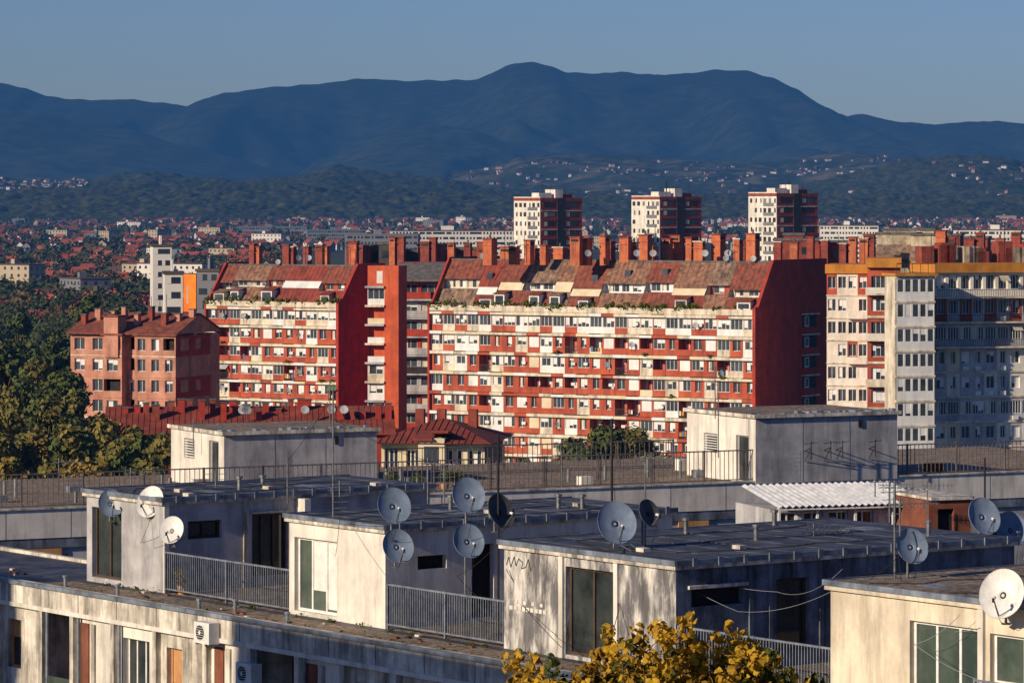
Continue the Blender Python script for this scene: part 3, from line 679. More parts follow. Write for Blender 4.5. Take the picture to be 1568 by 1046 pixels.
for u0,u1,vt,d,k in ((1342,1402,358,560,'beige_concrete'),(1395,1436,360,556,'beige_concrete'),(1352,1430,352,566,'beige_concrete'),(1436,1470,360,590,'chimney_red'),(1468,1512,364,600,'chimney_red'),(1510,1600,372,610,'chimney_red')):
    f=Fr(X(u0,d),d,-12); L=f.su(u1); mb.box(f,0,L,0,6,20,Z(vt,d),k); mb.box(f,-.2,L+.2,-.2,6.2,Z(vt,d),Z(vt,d)+.3,'roof_slate'); mb.quad(f,L*.4,L*.6,-.03,Z(vt,d)-3,Z(vt,d)-1.6,'dark_interior')
    slope(mb,f,0,L,-2.5,0,Z(vt,d)-3.5,Z(vt,d)-1.5,'roof_grey_tile')
for u in (1322,1330,1440,1455,1485,1500,1530,1555): chimney(mb,u,rg.uniform(352,368),rg.uniform(1,1.6),552,30,-20,rg.choice(['chimney_red','chimney_orange']),rg)
mb.done('concrete_rooftop_building')
# ================================================================== NEARER RED ROOF BUILDINGS
mb=MB(); d=395; f=Fr(X(165,d),d,4); L=f.su(600); ze=Z(664,d); zr=Z(626,d)
mb.box(f,0,L,0,11,0,ze,'red_brick_gable'); slope(mb,f,-.4,L+.4,-.5,5.5,ze,zr,'roof_red_metal'); slope(mb,f,-.4,L+.4,11.5,5.5,ze,zr,'roof_red_metal')
for i in range(int(L/.6)):
    s=i*.6; mb.cyl(f.p(s,-.5,ze+.03),f.p(s,5.5,zr+.03),.03,'roof_red_metal',4)
for i in range(26):
    s=L*(i+.3+rg.uniform(-.3,.3))/26; t=rg.choice([2.5,4,6]); w=rg.uniform(.5,.8)
    h=zr+rg.uniform(-.3,.8); mb.box(f,s,s+w,t,t+.7,ze,h,rg.choice(['chimney_red','red_brick_gable','red_brick_gable'])); mb.box(f,s-.08,s+w+.08,t-.08,t+.78,h,h+.12,'roof_slate')
for i in range(6): s=L*rg.uniform(.3,.85); small_dish(mb,f,s,1.5,zr-.2,.45)
mb.done('red_metal_roof_building')
mb=MB(); d=262; f=Fr(X(584,d),d,-8); L=f.su(742); ze=Z(676,d); zr=Z(645,d)
ops=[]
for a,b in ((.03,.16),(.24,.36),(.42,.56),(.64,.78),(.84,.97)): ops.append((L*a,L*b,ze-2.0,ze-.5,rg.choice(['half','win','curt']),3))
wall(mb,f,0,L,ze-3,ze,'shutter_beige',ops,depth=.3); wall(mb,f,0,L,ze-6,ze-3,'pink_stucco',[(a,b,c-3,e-3,'win',3) for a,b,c,e,_,_ in ops],depth=.3)
mb.box(f,0.01,L-.01,.35,9,0,ze-.01,'pink_stucco'); mb.box(f,0,L,-.9,-.01,ze-3.1,ze-2.95,'slab_cream')
ov=.7; A=[f.p(-ov,-ov-.4,ze),f.p(L+ov,-ov-.4,ze),f.p(L+ov,9+ov,ze),f.p(-ov,9+ov,ze)]; r=[f.p(3.2,4.3,zr),f.p(L-3.2,4.3,zr)]
mb.face([A[0],A[1],r[1],r[0]],'roof_red_metal');mb.face([A[2],A[3],r[0],r[1]],'roof_red_metal');mb.face([A[1],A[2],r[1]],'roof_red_metal');mb.face([A[3],A[0],r[0]],'roof_red_metal'); mb.face([(q[0],q[1],q[2]-.02) for q in A],'dark_interior')
for i in range(int(L/.45)):
    s=i*.45; q=max(0,min(1,min((s+ov)/(3.2+ov),(L+ov-s)/(3.2+ov)))); mb.cyl(f.p(s,-ov-.4,ze+.03),f.p(s,-ov-.4+(4.3+ov+.4)*q,ze+(zr-ze)*q+.03),.03,'roof_red_metal',4)
a=L*.38; mb.box(f,a,a+1.8,-1,3,ze-2.2,ze+.35,'shutter_beige'); slope(mb,f,a-.3,a+1.0,-1.3,3,ze+.35,ze+.9,'roof_red_metal'); slope(mb,f,a+.9,a+2.1,-1.3,3,ze+.88,ze+.36,'roof_red_metal'); mb.quad(f,a+.4,a+1.4,-1.03,ze-1.4,ze-.2,'mid_glass')
for s in (1.5,3,5.2): mb.box(f,s,s+.6,5,5.7,zr-1.5,zr+.6,'chimney_red')
for i in range(30): s=L*i/29; mb.box(f,s-.02,s+.02,-.9,-.86,ze-2.95,ze-2.1,'dark_metal')
mb.box(f,0,L,-.92,-.85,ze-2.1,ze-2.04,'dark_metal'); mb.done('hip_roof_house')
k=0
for (u,vt,d,mats,h) in ((30,478,760,['leaf_green'],24),(140,448,800,['leaf_green'],26),(90,505,690,['leaf_green','leaf_green'],24),(10,515,640,['leaf_green','leaf_green','leaf_olive'],24),(185,470,780,['leaf_green'],24),(60,535,600,['leaf_green','leaf_olive'],24),(-30,550,560,['leaf_green'],22),
    (95,560,500,['leaf_green','leaf_green','leaf_olive'],24),(35,568,490,['leaf_green','leaf_olive'],24),
    (115,590,480,['leaf_olive','leaf_green'],23),(70,600,450,['leaf_olive','leaf_green'],21),(20,606,430,['leaf_olive','leaf_rust'],21),(-30,620,430,['leaf_olive'],21),(160,628,385,['leaf_olive','leaf_rust'],22),(205,640,380,['leaf_olive','leaf_green'],21),(246,656,375,['leaf_olive','leaf_rust'],20),(110,640,370,['leaf_olive','leaf_green'],20),(50,648,375,['leaf_olive','leaf_rust'],20),(0,656,372,['leaf_olive'],19),(180,672,350,['leaf_green','leaf_olive'],18),(80,685,340,['leaf_olive','leaf_rust'],18),(230,690,340,['leaf_olive','leaf_green'],18),(20,690,335,['leaf_olive','leaf_rust'],18),(140,685,338,['leaf_olive','leaf_rust'],18),
    (920,644,430,['leaf_olive','leaf_green'],20),(975,652,440,['leaf_olive'],19),(885,668,425,['leaf_green'],17),(1020,690,430,['leaf_olive'],16),(800,700,430,['leaf_olive','leaf_green'],15)):
    z=Z(vt,d); k+=1
    tree('broadleaf_tree',X(u,d),d,0,z,min(5.6,h*.25),.42 if d<510 else .7,6500 if d<510 else 3000,mats,100+k)
# ================================================================== MID TERRACE BUILDING
RZ=34.0
xL,yL=G(0,784,RZ); xR,yR=G(1568,724,RZ); angM=math.degrees(math.atan2(yR-yL,xR-xL))
fm=Fr(xL,yL,angM); LM=math.hypot(xR-xL,yR-yL)
mb=MB()
mb.box(fm,-8,LM+8,.25,15,RZ-.5,RZ-.02,'gravel_roof')
mb.box(fm,-8,LM+8,0,.25,RZ-.95,RZ+.06,'plaster_white'); mb.box(fm,-8,LM+8,-.06,.3,RZ+.06,RZ+.12,'parapet_concrete')
mb.box(fm,-8,LM+8,.03,.3,RZ-1.3,RZ-.952,'stained_shade_blue_wall')
for s in np.arange(-7,LM+7,2.4): mb.box(fm,s,s+.02,-.004,0,RZ-.95,RZ+.05,'stained_shade_blue_wall')
ops=[]; s=-7
while s<LM+6:
    w=R.uniform(1.2,2.2); ops.append((s,s+w,RZ-3.6,RZ-1.55,R.choice(['win','half','blind','dark','blind']),3)); s+=w+R.uniform(.5,1.6)
wall(mb,fm,-8,LM+8,RZ-4.2,RZ-1.3,'plaster_grey',ops,t=.12,depth=.2,frame='tan_panel',glass='near_glass')
mb.box(fm,-8,LM+8,.4,14,0,RZ-.52,'plaster_grey')
for u0,u1 in ((28,95),(1040,1086)):
    a=fm.su(u0);b=fm.su(u1); mb.box(fm,a,b,.03,.11,RZ-3.4,RZ-1.32,'tan_panel')
for i in range(40):
    s=R.uniform(0,LM); t=R.uniform(1,8); k=R.random()
    if k<.4: p=fm.p(s,t,RZ-.02); mb.cyl(p,(p[0],p[1],RZ+R.uniform(.3,.8)),.07,'galv',8)
    elif k<.8: mb.box(fm,s,s+R.uniform(.3,.9),t,t+.4,RZ-.02,RZ+R.uniform(.15,.5),R.choice(['plaster_white','brown_panel','parapet_concrete','rail_grey']))
mb.done('terrace_apartment_building')
def railing(name,f,s0,s1,t,z0,h,k='rail_grey',step=.12,th=.011,post=2.2):
    mb=MB(); n=int((s1-s0)/step)
    for i in range(n+1):
        s=s0+(s1-s0)*i/n; mb.box(f,s-th,s+th,t-th,t+th,z0+.08,z0+h-.03,k)
    mb.box(f,s0,s1,t-.025,t+.025,z0+h-.03,z0+h+.015,k); mb.box(f,s0,s1,t-.018,t+.018,z0+.06,z0+.1,k)
    m=max(1,int((s1-s0)/post))
    for i in range(m+1): s=s0+(s1-s0)*i/m; mb.box(f,s-.028,s+.028,t-.03,t+.03,z0-.3,z0+h+.03,k)
    return mb.done(name)
railing('roof_terrace_railing',fm,-6,LM+6,.12,RZ+.1,1.2,'rail_rust',step=.19)
railing('roof_terrace_railing',fm,fm.su(600,9),fm.su(1040,9),9.5,RZ,1.1,'rail_rust',step=.22)
def penthouse(uc,vb,vt,ul,ur,wk1,wk2):
    mb=MB(); x,y=G(uc,vb,RZ); f=Fr(x,y,angM); L=f.su(ur); fb=Fr(x,y,angM+90); D=fb.su(ul); zt=Z(vt,y)
    fl=Fr(*fb.xy(D,0),angM-90)
    wall(mb,fl,0,D,RZ,zt,wk1,[(D*.25,D*.45,RZ+1.0,RZ+1.75,'win',1),(D*.72,D*.9,RZ,RZ+1.8,'win',1)],frame='plaster_grey',glass='near_glass')
    for i in range(7): z=RZ+1.05+i*.1; mb.box(fl,D*.26,D*.44,.0,.1,z,z+.03,'frame_white')
    wall(mb,f,0,L,RZ,zt,wk2,[]); mb.box(f,0.3,L,.02,D,RZ,zt-.02,wk2)
    mb.box(f,-.09,L+.09,-.09,D+.09,zt,zt+.07,'gravel_roof'); mb.box(f,-.12,L+.12,-.12,-.09,zt-.04,zt+.1,'parapet_concrete'); mb.box(f,-.12,-.09,-.09,D+.12,zt-.04,zt+.1,'parapet_concrete')
    for s in np.arange(0,L,.35):
        if R.random()<.6: mb.box(f,s,s+R.uniform(.1,.3),R.uniform(.1,.4),R.uniform(.5,.7),zt+.07,zt+R.uniform(.1,.18),'roof_edge_metal')
    for s in (L*.33,L*.66): mb.box(f,s-.008,s+.008,-.006,0.0,RZ,zt-.1,'stained_shade_blue_wall')
    mb.box(f,L*.72,L*.72+.14,-.05,-.002,zt-.5,zt-.2,'near_dark')
    mb.done('rooftop_stair_house'); return f,L,D,zt
f1=penthouse(343,750,664,262,577,'plaster_white','plaster_grey')
f2=penthouse(1157,740,638,1052,1374,'plaster_white','plaster_grey')
# ================================================================== SATELLITE DISHES / MASTS
def sat_dish(u,v,px,d,yaw,k='dish_grey',pitch=28,zpole=None):
    mb=MB(); r=px/2/F*d; c=Vector((X(u,d),d,Z(v,d)))
    y=math.radians(yaw); p=math.radians(pitch)
    ax=Vector((math.sin(y)*math.cos(p),-math.cos(y)*math.cos(p),math.sin(p)))
    ri=Vector((math.cos(y),math.sin(y),0)); up=ri.cross(ax)*-1
    if up.z<0: up=-up
    n=36; rings=7
    def ring(q,off):
        return [tuple(c+(ri*math.cos(t)*.96+up*math.sin(t)*1.08)*r*q+ax*(r*.24*q*q-r*.12+off)) for t in [2*math.pi*i/n for i in range(n)]]
    bowl=MB(); kk=bowl.mi(k)
    for off in (0,-.022):
        b0=len(bowl.v); bowl.v.append(tuple(c+ax*(-r*.12+off)))
        for j in range(1,rings+1): bowl.v.extend(ring(j/rings,off))
        for i in range(n): bowl.f.append((b0,b0+1+i,b0+1+(i+1)%n)); bowl.m.append(kk)
        for j in range(rings-1):
            for i in range(n):
                a=b0+1+j*n; bowl.f.append((a+i,a+(i+1)%n,a+n+(i+1)%n,a+n+i)); bowl.m.append(kk)
    A=ring(1,0.004);A2=ring(1.03,.004);B2=ring(1.03,-.026)
    for i in range(n):
        j=(i+1)%n; mb.face([A2[i],A2[j],B2[j],B2[i]],k); mb.face([A[i],A[j],A2[j],A2[i]],k)
    b0=c-up*r*.98+ax*r*.1; foc=c+ax*r*1.15-up*r*.55
    mb.cyl(tuple(b0),tuple(foc),.014,'galv',6); mb.cyl(tuple(foc-ax*.02),tuple(foc+(c-foc).normalized()*.12),.032,'dish_white',8)
    mb.cyl(tuple(foc),tuple(foc+Vector((0,0,-.09))),.025,'near_dark',6)
    back=c-ax*(r*.12+.04); mb.cyl(tuple(back),tuple(back-ax*.16),.05,'galv',8)
    pp=back-ax*.16
    zp=zpole if zpole is not None else c.z-r*1.3
    mb.cyl((pp.x,pp.y,c.z+r*.2),(pp.x,pp.y,zp),.028,'galv',8)
    mb.box(Fr(pp.x,pp.y,0),-.09,.09,-.09,.09,zp-.01,zp+.02,'galv')
    pt=Vector(foc)
    for i in range(6):
        q=Vector(foc).lerp(Vector((pp.x,pp.y-.05,zp)),(i+1)/6); q.z-=math.sin((i+1)/6*math.pi)*.18
        mb.cyl(tuple(pt),tuple(q),.007,'black_cable',4); pt=q
    o=mb.done('satellite_dish'); b=bowl.done('reflector',True); b.parent=o
    return o
# ================================================================== FOREGROUND BUILDING
A0=-54.0
O=(X(590,98.0),98.0); ff=Fr(O[0],O[1],A0)
ZT=36.6; EDGE=-2.1
S=lambda u,t=0: ff.su(u,t)
SL=S(133)-.15
mb=MB()
mb.box(ff,SL,30,EDGE+.3,13,RZ-.35,RZ,'gravel_roof')
mb.box(ff,-34,SL,EDGE+.3,2.6,RZ-.35,RZ,'bitumen_roof'); mb.box(ff,-34,SL,2.6,2.8,RZ-.4,RZ+.1,'parapet_concrete')
mb.box(ff,-34,30,EDGE-.02,EDGE+.3,RZ-.5,RZ+.10,'parapet_concrete')
mb.box(ff,-34,30,EDGE-.1,EDGE-.022,RZ+.02,RZ+.13,'roof_edge_metal')
for i in range(30):
    s=-33+i*2.1; mb.box(ff,s,s+.02,EDGE-.03,EDGE-.02,RZ-.5,RZ+.0,'stained_shade_blue_wall')
mb.box(ff,-34,30,EDGE-.06,EDGE+.3,RZ-.62,RZ-.5,'plaster_white')
s=-34.0; rg=random.Random(3)
while s<30:
    w=rg.uniform(1.7,2.6); e=min(30,s+w)
    for z1 in (RZ-.62,RZ-3.4,RZ-6.2):
        z0=z1-2.78; typ=rg.choice(['win','logg','panel','win2','panel2'])
        k=rg.choice(['plaster_white','parapet_concrete','plaster_white'])
        if typ=='win': wall(mb,ff,s,e,z0,z1,k,[(s+.35,e-.5,z0+.9,z1-.35,rg.choice(['half','win']),3)],t=EDGE+.12,depth=.22,frame='frame_white',glass='near_glass')
        elif typ=='win2': wall(mb,ff,s,e,z0,z1,'plaster_white',[(s+.25,s+.8,z0+.3,z1-.3,'win',1),(e-.8,e-.25,z0+.9,z1-.3,'half',1)],t=EDGE+.12,depth=.22,frame='frame_white',glass='near_glass'); mb.box(ff,s+.85,e-.85,EDGE+.09,EDGE+.118,z0+.2,z1-.1,'brown_panel') if e-.85>s+.9 else None
        elif typ=='panel': wall(mb,ff,s,e,z0,z1,'parapet_concrete',[(s+.4,s+1.2,z0+1.0,z1-.4,'half',1)],t=EDGE+.12,depth=.2,frame='tan_panel',glass='near_glass')
        elif typ=='panel2':
            wall(mb,ff,s,e,z0,z1,'plaster_white',[],t=EDGE+.12); mb.box(ff,s+.3,s+.75,EDGE+.08,EDGE+.118,z0+.1,z1-.15,'brown_panel'); mb.box(ff,s+.9,s+1.1,EDGE+.06,EDGE+.118,z0+.1,z1-.15,'parapet_concrete')
        else:
            wall(mb,ff,s,e,z0,z1,rg.choice(['plaster_cream','brown_panel']),[(s+.3,e-.5,z0+.1,z1-.4,'win',3)],t=EDGE+1.3,depth=.1,frame='frame_brown',glass='near_glass')
            for q in (s,e): mb.face([ff.p(q,EDGE+.12,z0),ff.p(q,EDGE+1.3,z0),ff.p(q,EDGE+1.3,z1),ff.p(q,EDGE+.12,z1)],'parapet_concrete')
            mb.box(ff,s+.02,e-.02,EDGE+.02,EDGE+.1,z0,z0+1.0,rg.choice(['plaster_cream','near_glass_green','parapet_concrete']))
        mb.box(ff,s,e,EDGE-.02,EDGE+.12,z0-.08,z0+.12,'parapet_concrete')
    mb.box(ff,e-.1,e+.1,EDGE-.04,EDGE+.119,RZ-9,RZ-.622,'parapet_concrete')
    if rg.random()<.4: p=ff.p(e+.3,EDGE+.02,RZ-9); mb.cyl(p,(p[0],p[1],RZ-.62),.05,'rail_grey',8)
    s=e
mb.box(ff,SL,30,EDGE+1.5,12,0,RZ-.36,'plaster_grey'); mb.box(ff,-34,SL,EDGE+1.5,2.5,0,RZ-.36,'plaster_grey')
for u,t in ((100,-1.5),(180,-1.6),(305,-1.7),(440,-1.6),(360,-1.0)):
    s=S(u,t); p=ff.p(s,t,RZ); mb.cyl(p,(p[0],p[1],RZ+.3),.05,'rail_grey',8); mb.cyl((p[0],p[1],RZ+.3),(p[0],p[1],RZ+.36),.08,'rail_grey',8)
for i in range(70):
    s=R.uniform(-24,20); t=R.uniform(EDGE+.5,-.2); a=R.uniform(.03,.12); mb.box(ff,s,s+a*1.6,t,t+a,RZ,RZ+a*.5,R.choice(['parapet_concrete','brown_panel','near_dark']))
mb.box(ff,SL,S(1272),-.35,-.02,RZ,RZ+.012,'bitumen_roof')
P=[]
for i in range(45):
    s=R.uniform(-14,8); q,D_=lobe_pts(ff.p(s,R.choice([EDGE+.45,-.25]),RZ+.03),R.uniform(.08,.22),26,.6); P.append(leafq(q,D_,.06,'leaf'))
mb.quads(np.concatenate(P),'yl_green')
mb.done('rooftop_apartment_building')
def ac_unit(f,s,t,z):
    mb=MB(); mb.box(f,s,s+.75,t-.32,t,z,z+.55,'ac_white')
    c=f.p(s+.3,t-.325,z+.28)
    ax=Vector((f.sn,-f.c,0))
    for r,k,o in ((.2,'near_dark',.004),(.05,'ac_white',.012)):
        P=[tuple(Vector(c)+ax*o+Vector((f.c,f.sn,0))*math.cos(a)*r+Vector((0,0,1))*math.sin(a)*r) for a in [i*math.pi/10 for i in range(20)]]; mb.face(P,k)
    for i in range(7): zz=z+.1+i*.06; mb.box(f,s+.1,s+.5,t-.345,t-.338,zz,zz+.01,'ac_white')
    mb.box(f,s+.05,s+.1,t-.3,t+.1,z-.04,z,'galv'); mb.box(f,s+.65,s+.7,t-.3,t+.1,z-.04,z,'galv'); mb.done('air_conditioner_unit')
ac_unit(ff,S(322,EDGE)-.2,EDGE-.06,RZ-.75+.1); ac_unit(ff,S(372,EDGE),EDGE+.1,RZ-1.55)
def unit(s0,s1,depth,front_k,side_k,front_ops,side_ops,roof_over=.10,frame='frame_white',glass='near_glass',roofk='bitumen_roof'):
    mb=MB()
    wall(mb,ff,s0,s1,RZ,ZT-.16,front_k,front_ops,frame=frame,glass=glass,depth=.18,fw=.07)
    fs=ff.side(s1)
    wall(mb,fs,0,depth,RZ,ZT-.16,side_k,side_ops,frame=frame,glass=glass,depth=.18,fw=.07)
    mb.box(ff,s0+.002,s1-.25,.25,depth,RZ,ZT-.18,front_k)
    o=roof_over
    mb.box(ff,s0-o,s1+o,-o,depth+o,ZT-.16,ZT-.02,'parapet_concrete' if front_k!='plaster_cream' else front_k)
    mb.box(ff,s0-o,s1+o,-o,depth+o,ZT-.015,ZT+.03,roofk)
    mb.box(ff,s0-o-.03,s1+o+.03,-o-.04,-o,ZT-.06,ZT+.06,'roof_edge_metal'); mb.box(ff,s1+o,s1+o+.04,-o,depth+o,ZT-.06,ZT+.06,'roof_edge_metal'); mb.box(ff,s0-o-.04,s0-o,-o,depth+o,ZT-.06,ZT+.06,'roof_edge_metal')
    rr=random.Random(int(s0*10)+500)
    for i in range(int(depth/1.1)):
        t=.5+i*1.1+rr.uniform(-.1,.1); mb.box(ff,s0,s1,t,t+.03,ZT+.03,ZT+.045,'bitumen_roof')
    for i in range(9):
        s=rr.uniform(s0+.4,s1-.4); t=rr.uniform(.8,depth-1)
        q=rr.random()
        if q<.4: p=ff.p(s,t,ZT); mb.cyl(p,(p[0],p[1],ZT+.35),.06,'galv',8); mb.cyl((p[0],p[1],ZT+.35),(p[0],p[1],ZT+.42),.1,'galv',8)
        elif q<.7: mb.box(ff,s,s+.3,t,t+.2,ZT+.03,ZT+.12,'parapet_concrete')
        else: mb.box(ff,s,s+rr.uniform(.6,1.4),t,t+rr.uniform(.4,.9),ZT+.03,ZT+.036,'roof_edge_metal')
    # loose cables lying over the roof
    for i in range(3):
        a=Vector(ff.p(rr.uniform(s0+.3,s1-.3),.2,ZT+.05)); 
        for j in range(1,9):
            b=Vector(ff.p(rr.uniform(-.25,.25)+s0+(s1-s0)*(.2+.3*i),.2+j*(depth-1)/9,ZT+.05)); mb.cyl(tuple(a),tuple(b),.012,'black_cable',4); a=b
    for i in range(14):
        q=depth*(i+.5)/14; mb.box(ff,s1+o+.04,s1+o+.07,q,q+.12,ZT-.1,ZT+.1,'rail_grey')
    return mb,fs
s0,s1=S(133),S(250)
mb,fs=unit(s0,s1,9.0,'plaster_grey','plaster_grey',[(s0+.3,S(186),RZ+.15,RZ+2.15,'win',2)],
   [(.8,1.9,RZ+1.45,RZ+1.95,'win',2),(2.9,4.1,RZ+.3,RZ+2.05,'win',3)],frame='frame_brown')
mb.box(fs,2.6,2.75,-.06,-.002,RZ,ZT-.16,'parapet_concrete'); mb.box(fs,4.35,4.55,-.5,-.002,RZ,ZT-.16,'plaster_white'); mb.box(fs,0,.16,-.06,-.002,RZ,ZT-.16,'plaster_white')
mb.box(fs,2.85,4.15,-.07,-.002,RZ+2.06,RZ+2.12,'parapet_concrete')
mb.done('rooftop_penthouse')
s0,s1=S(443),S(590)
mb,fs=unit(s0,s1,9.3,'plaster_white','plaster_white',[(s0+.25,S(516),RZ+.12,RZ+2.05,'half',3)],
   [(1.0,1.9,RZ+1.45,RZ+1.8,'dark',1),(2.7,3.4,RZ+.1,RZ+2.0,'dark',1),(4.8,6.2,RZ+1.6,RZ+2.15,'win',3),(6.9,8.3,RZ+1.6,RZ+2.15,'win',3)],glass='near_glass_green')
mb.done('rooftop_penthouse')
s0,s1=S(772),S(1035)
mb,fs=unit(s0,s1,10.6,'peeling_wall','stained_shade_blue_wall',[(S(866),S(940),RZ+.1,RZ+2.2,'win',2)],
   [(.45,2.0,RZ+1.55,RZ+1.95,'dark',1),(3.0,4.0,RZ+.35,RZ+2.05,'win',1),(5.6,6.8,RZ+1.3,RZ+2.0,'win',2)],frame='frame_brown')
for a in (2.15,2.75,4.3): mb.box(fs,a,a+.12,-.05,-.002,RZ+.2,ZT-.16,'stained_shade_blue_wall')
mb.box(ff,S(942),S(948),-.06,-.002,RZ,ZT-.16,'plaster_white'); mb.box(ff,S(858),S(864),-.06,-.002,RZ,ZT-.16,'plaster_white')
mb.box(fs,.35,2.1,-.07,-.002,RZ+1.97,RZ+2.05,'parapet_concrete')
gs=[(.1,2.2),(.2,2.4),(.28,2.15),(.42,2.42),(.5,2.2),(.6,2.38),(.78,2.3),(.72,2.15),(.9,2.2),(1.0,2.4),(1.1,2.12)]
for (a,b),(c,d) in zip(gs,gs[1:]): mb.cyl(ff.p(s0+a,-.004,RZ+b-.15),ff.p(s0+c,-.004,RZ+d-.15),.014,'mural_black',4)
for i in range(9):
    a=s0+.25+i*.17; mb.box(ff,a,a+.13,-.02,-.002,RZ+.98,RZ+1.08,'plaster_white'); mb.box(ff,a+.05,a+.16,-.02,-.002,RZ+1.14,RZ+1.22,'plaster_white') if i%2 else None
mb.done('rooftop_penthouse')
s0,s1=S(1272),S(1700)
mb,fs=unit(s0,s1,9.0,'plaster_cream','plaster_cream',[(S(1393),S(1500),RZ+.1,RZ+2.0,'win',3),(S(1516),S(1610),RZ+.9,RZ+1.95,'win',2)],[],glass='near_glass_green',roofk='gravel_roof')
mb.box(ff,S(1501),S(1509),-.08,-.002,RZ,ZT-.16,'plaster_white')
mb.done('rooftop_penthouse')
railing('balcony_railing',ff,S(250)+.05,S(443)-.02,.05,RZ+.05,1.1,'rail_grey',step=.11)
railing('balcony_railing',ff,S(590)+.05,S(772)-.02,.05,RZ+.05,1.1,'rail_grey',step=.10)
railing('balcony_railing',ff,S(1035)+.05,S(1272)-.02,.05,RZ+.05,1.1,'rail_grey',step=.10)
railing('balcony_railing',ff,S(1512),S(1690),-.35,RZ+.0,1.0,'rail_grey',step=.11)
mb=MB(); d=131; f=Fr(X(1192,d),d,18); L=f.su(1424); zt=Z(776,d)
wall(mb,f,0,L,zt-1.5,zt-.1,'plaster_grey',[(L*(i+.12)/6,L*(i+.9)/6,zt-1.15,zt-.2,R.choice(['half','win','win']),2) for i in range(6)],frame='frame_white',glass='near_glass',t=.35)
mb.box(f,0,L,.6,4,0,zt-.12,'plaster_grey')
for i in range(5): s=L*i/4; mb.box(f,s-.04,s+.04,-.1,-.02,zt-1.4,zt,'frame_white')
n=int(L/.24)
for i in range(n):
    s=L*i/n-.1; w=L/n; h=.075
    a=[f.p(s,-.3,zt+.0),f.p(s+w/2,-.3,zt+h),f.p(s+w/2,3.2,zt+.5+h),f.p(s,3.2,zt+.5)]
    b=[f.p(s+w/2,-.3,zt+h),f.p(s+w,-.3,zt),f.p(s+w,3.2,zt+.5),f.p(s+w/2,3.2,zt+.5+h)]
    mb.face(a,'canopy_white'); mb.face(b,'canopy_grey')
mb.box(f,-.15,L+.05,-.25,-.2,zt-.08,zt-.03,'frame_white'); mb.done('corrugated_canopy_room')
mb=MB(); d=130; f=Fr(X(1428,d),d,20); L=f.su(1486); z=Z(765,d)
wall(mb,f,0,L,z-3,z,'brown_panel',[(.2,.8,z-1.2,z-.3,'dark')],t=0); mb.box(f,0.01,L,.3,3,0,z-.01,'brown_panel'); mb.box(f,-.1,L+.1,-.1,3,z,z+.1,'parapet_concrete'); mb.done('rooftop_storage_hut')
D=[(170,770,40,109.5,15,'dish_grey'),(231,768,46,107.5,-25,'dish_white'),(263,811,40,106.0,-15,'dish_white'),
   (603,774,53,97.3,18,'dish_grey'),(609,836,50,97.4,20,'dish_grey'),(717,758,52,96,16,'dish_grey'),(717,828,50,96,20,'dish_grey'),(766,782,50,95.5,40,'dish_dark'),
   (944,800,62,91.5,14,'dish_grey'),(993,785,40,91.6,40,'dish_dark'),(1396,836,52,84.5,18,'dish_grey'),(1506,790,54,98,22,'dish_grey'),(1548,810,52,98.5,16,'dish_grey'),(1535,909,72,79.0,-25,'dish_white')]
for u,v,px,d,yw,k in D:
    zp=None
    if (u,v) in ((603,774),(717,758),(944,800),(993,785),(1396,836)): zp=RZ+2.3
    if u in (1506,1548): zp=RZ
    if u==170: zp=RZ+1.8
    if (u,v)==(717,828): zp=RZ+.4
    if u==170: x0,y0=ff.xy(S(170),-.35); d=y0
    sat_dish(u,v,px,d,yw,k,zpole=zp,pitch=24)
def mast(u,v0,v1,d,kind='yagi',k='galv',r=.022):
    mb=MB(); x=X(u,d); z1=Z(v0,d); z0=Z(v1,d); mb.cyl((x,d,z0),(x,d,z1),r,k,6)
    if kind=='yagi':
        a=R.uniform(-.6,.6); dx,dy=math.cos(a),math.sin(a); zc=z1-.15; Ln=.9
        mb.cyl((x-dx*.2,d-dy*.2,zc),(x+dx*Ln,d+dy*Ln,zc),.014,k,4)
        for i in range(8):
            q=-.15+i*.14; w=.28-.018*i; mb.cyl((x+dx*q-dy*w,d+dy*q+dx*w,zc-.0),(x+dx*q+dy*w,d+dy*q-dx*w,zc),.009,k,4)
            mb.cyl((x+dx*q,d+dy*q,zc-w*.5),(x+dx*q,d+dy*q,zc+w*.5),.009,k,4)
    elif kind=='bars':
        for i in range(5): zc=z1-.1-i*.16; w=.35-.04*i; mb.cyl((x-w,d,zc),(x+w,d,zc+.02),.011,k,4)
    mb.done('antenna_mast')
mast(510,592,795,100.1,'plain'); mast(763,665,990,95.4,'bars','near_dark',.03); mast(937,640,860,91.9,'plain','near_dark',.03)
mast(988,690,850,91.9,'yagi'); mast(1370,735,905,84.4,'bars','galv',.028); mast(1508,700,830,98.3,'plain','near_dark',.025)
mast(1246,800,830,95,'yagi'); mast(655,700,770,104,'yagi'); mast(1095,560,640,150,'bars'); mast(505,560,660,150,'bars'); mast(296,640,690,146,'yagi'); mast(1100,600,700,147,'plain')
mast(1340,730,760,128,'yagi'); mast(1395,940,1046,83.0,'plain'); mast(1420,735,790,130,'yagi'); mast(90,700,750,140,'yagi'); mast(860,690,745,140,'yagi'); mast(1225,690,735,147.5,'bars')
mast(520,735,760,104,'bars'); mast(1362,735,800,84.8,'yagi'); mast(1378,760,820,84.0,'yagi'); mast(200,715,760,113,'yagi'); mast(330,720,765,111,'bars'); mast(440,700,770,108,'plain'); mast(680,715,770,102,'bars')
mb=MB(); f,Lh,Dh,zt=f2
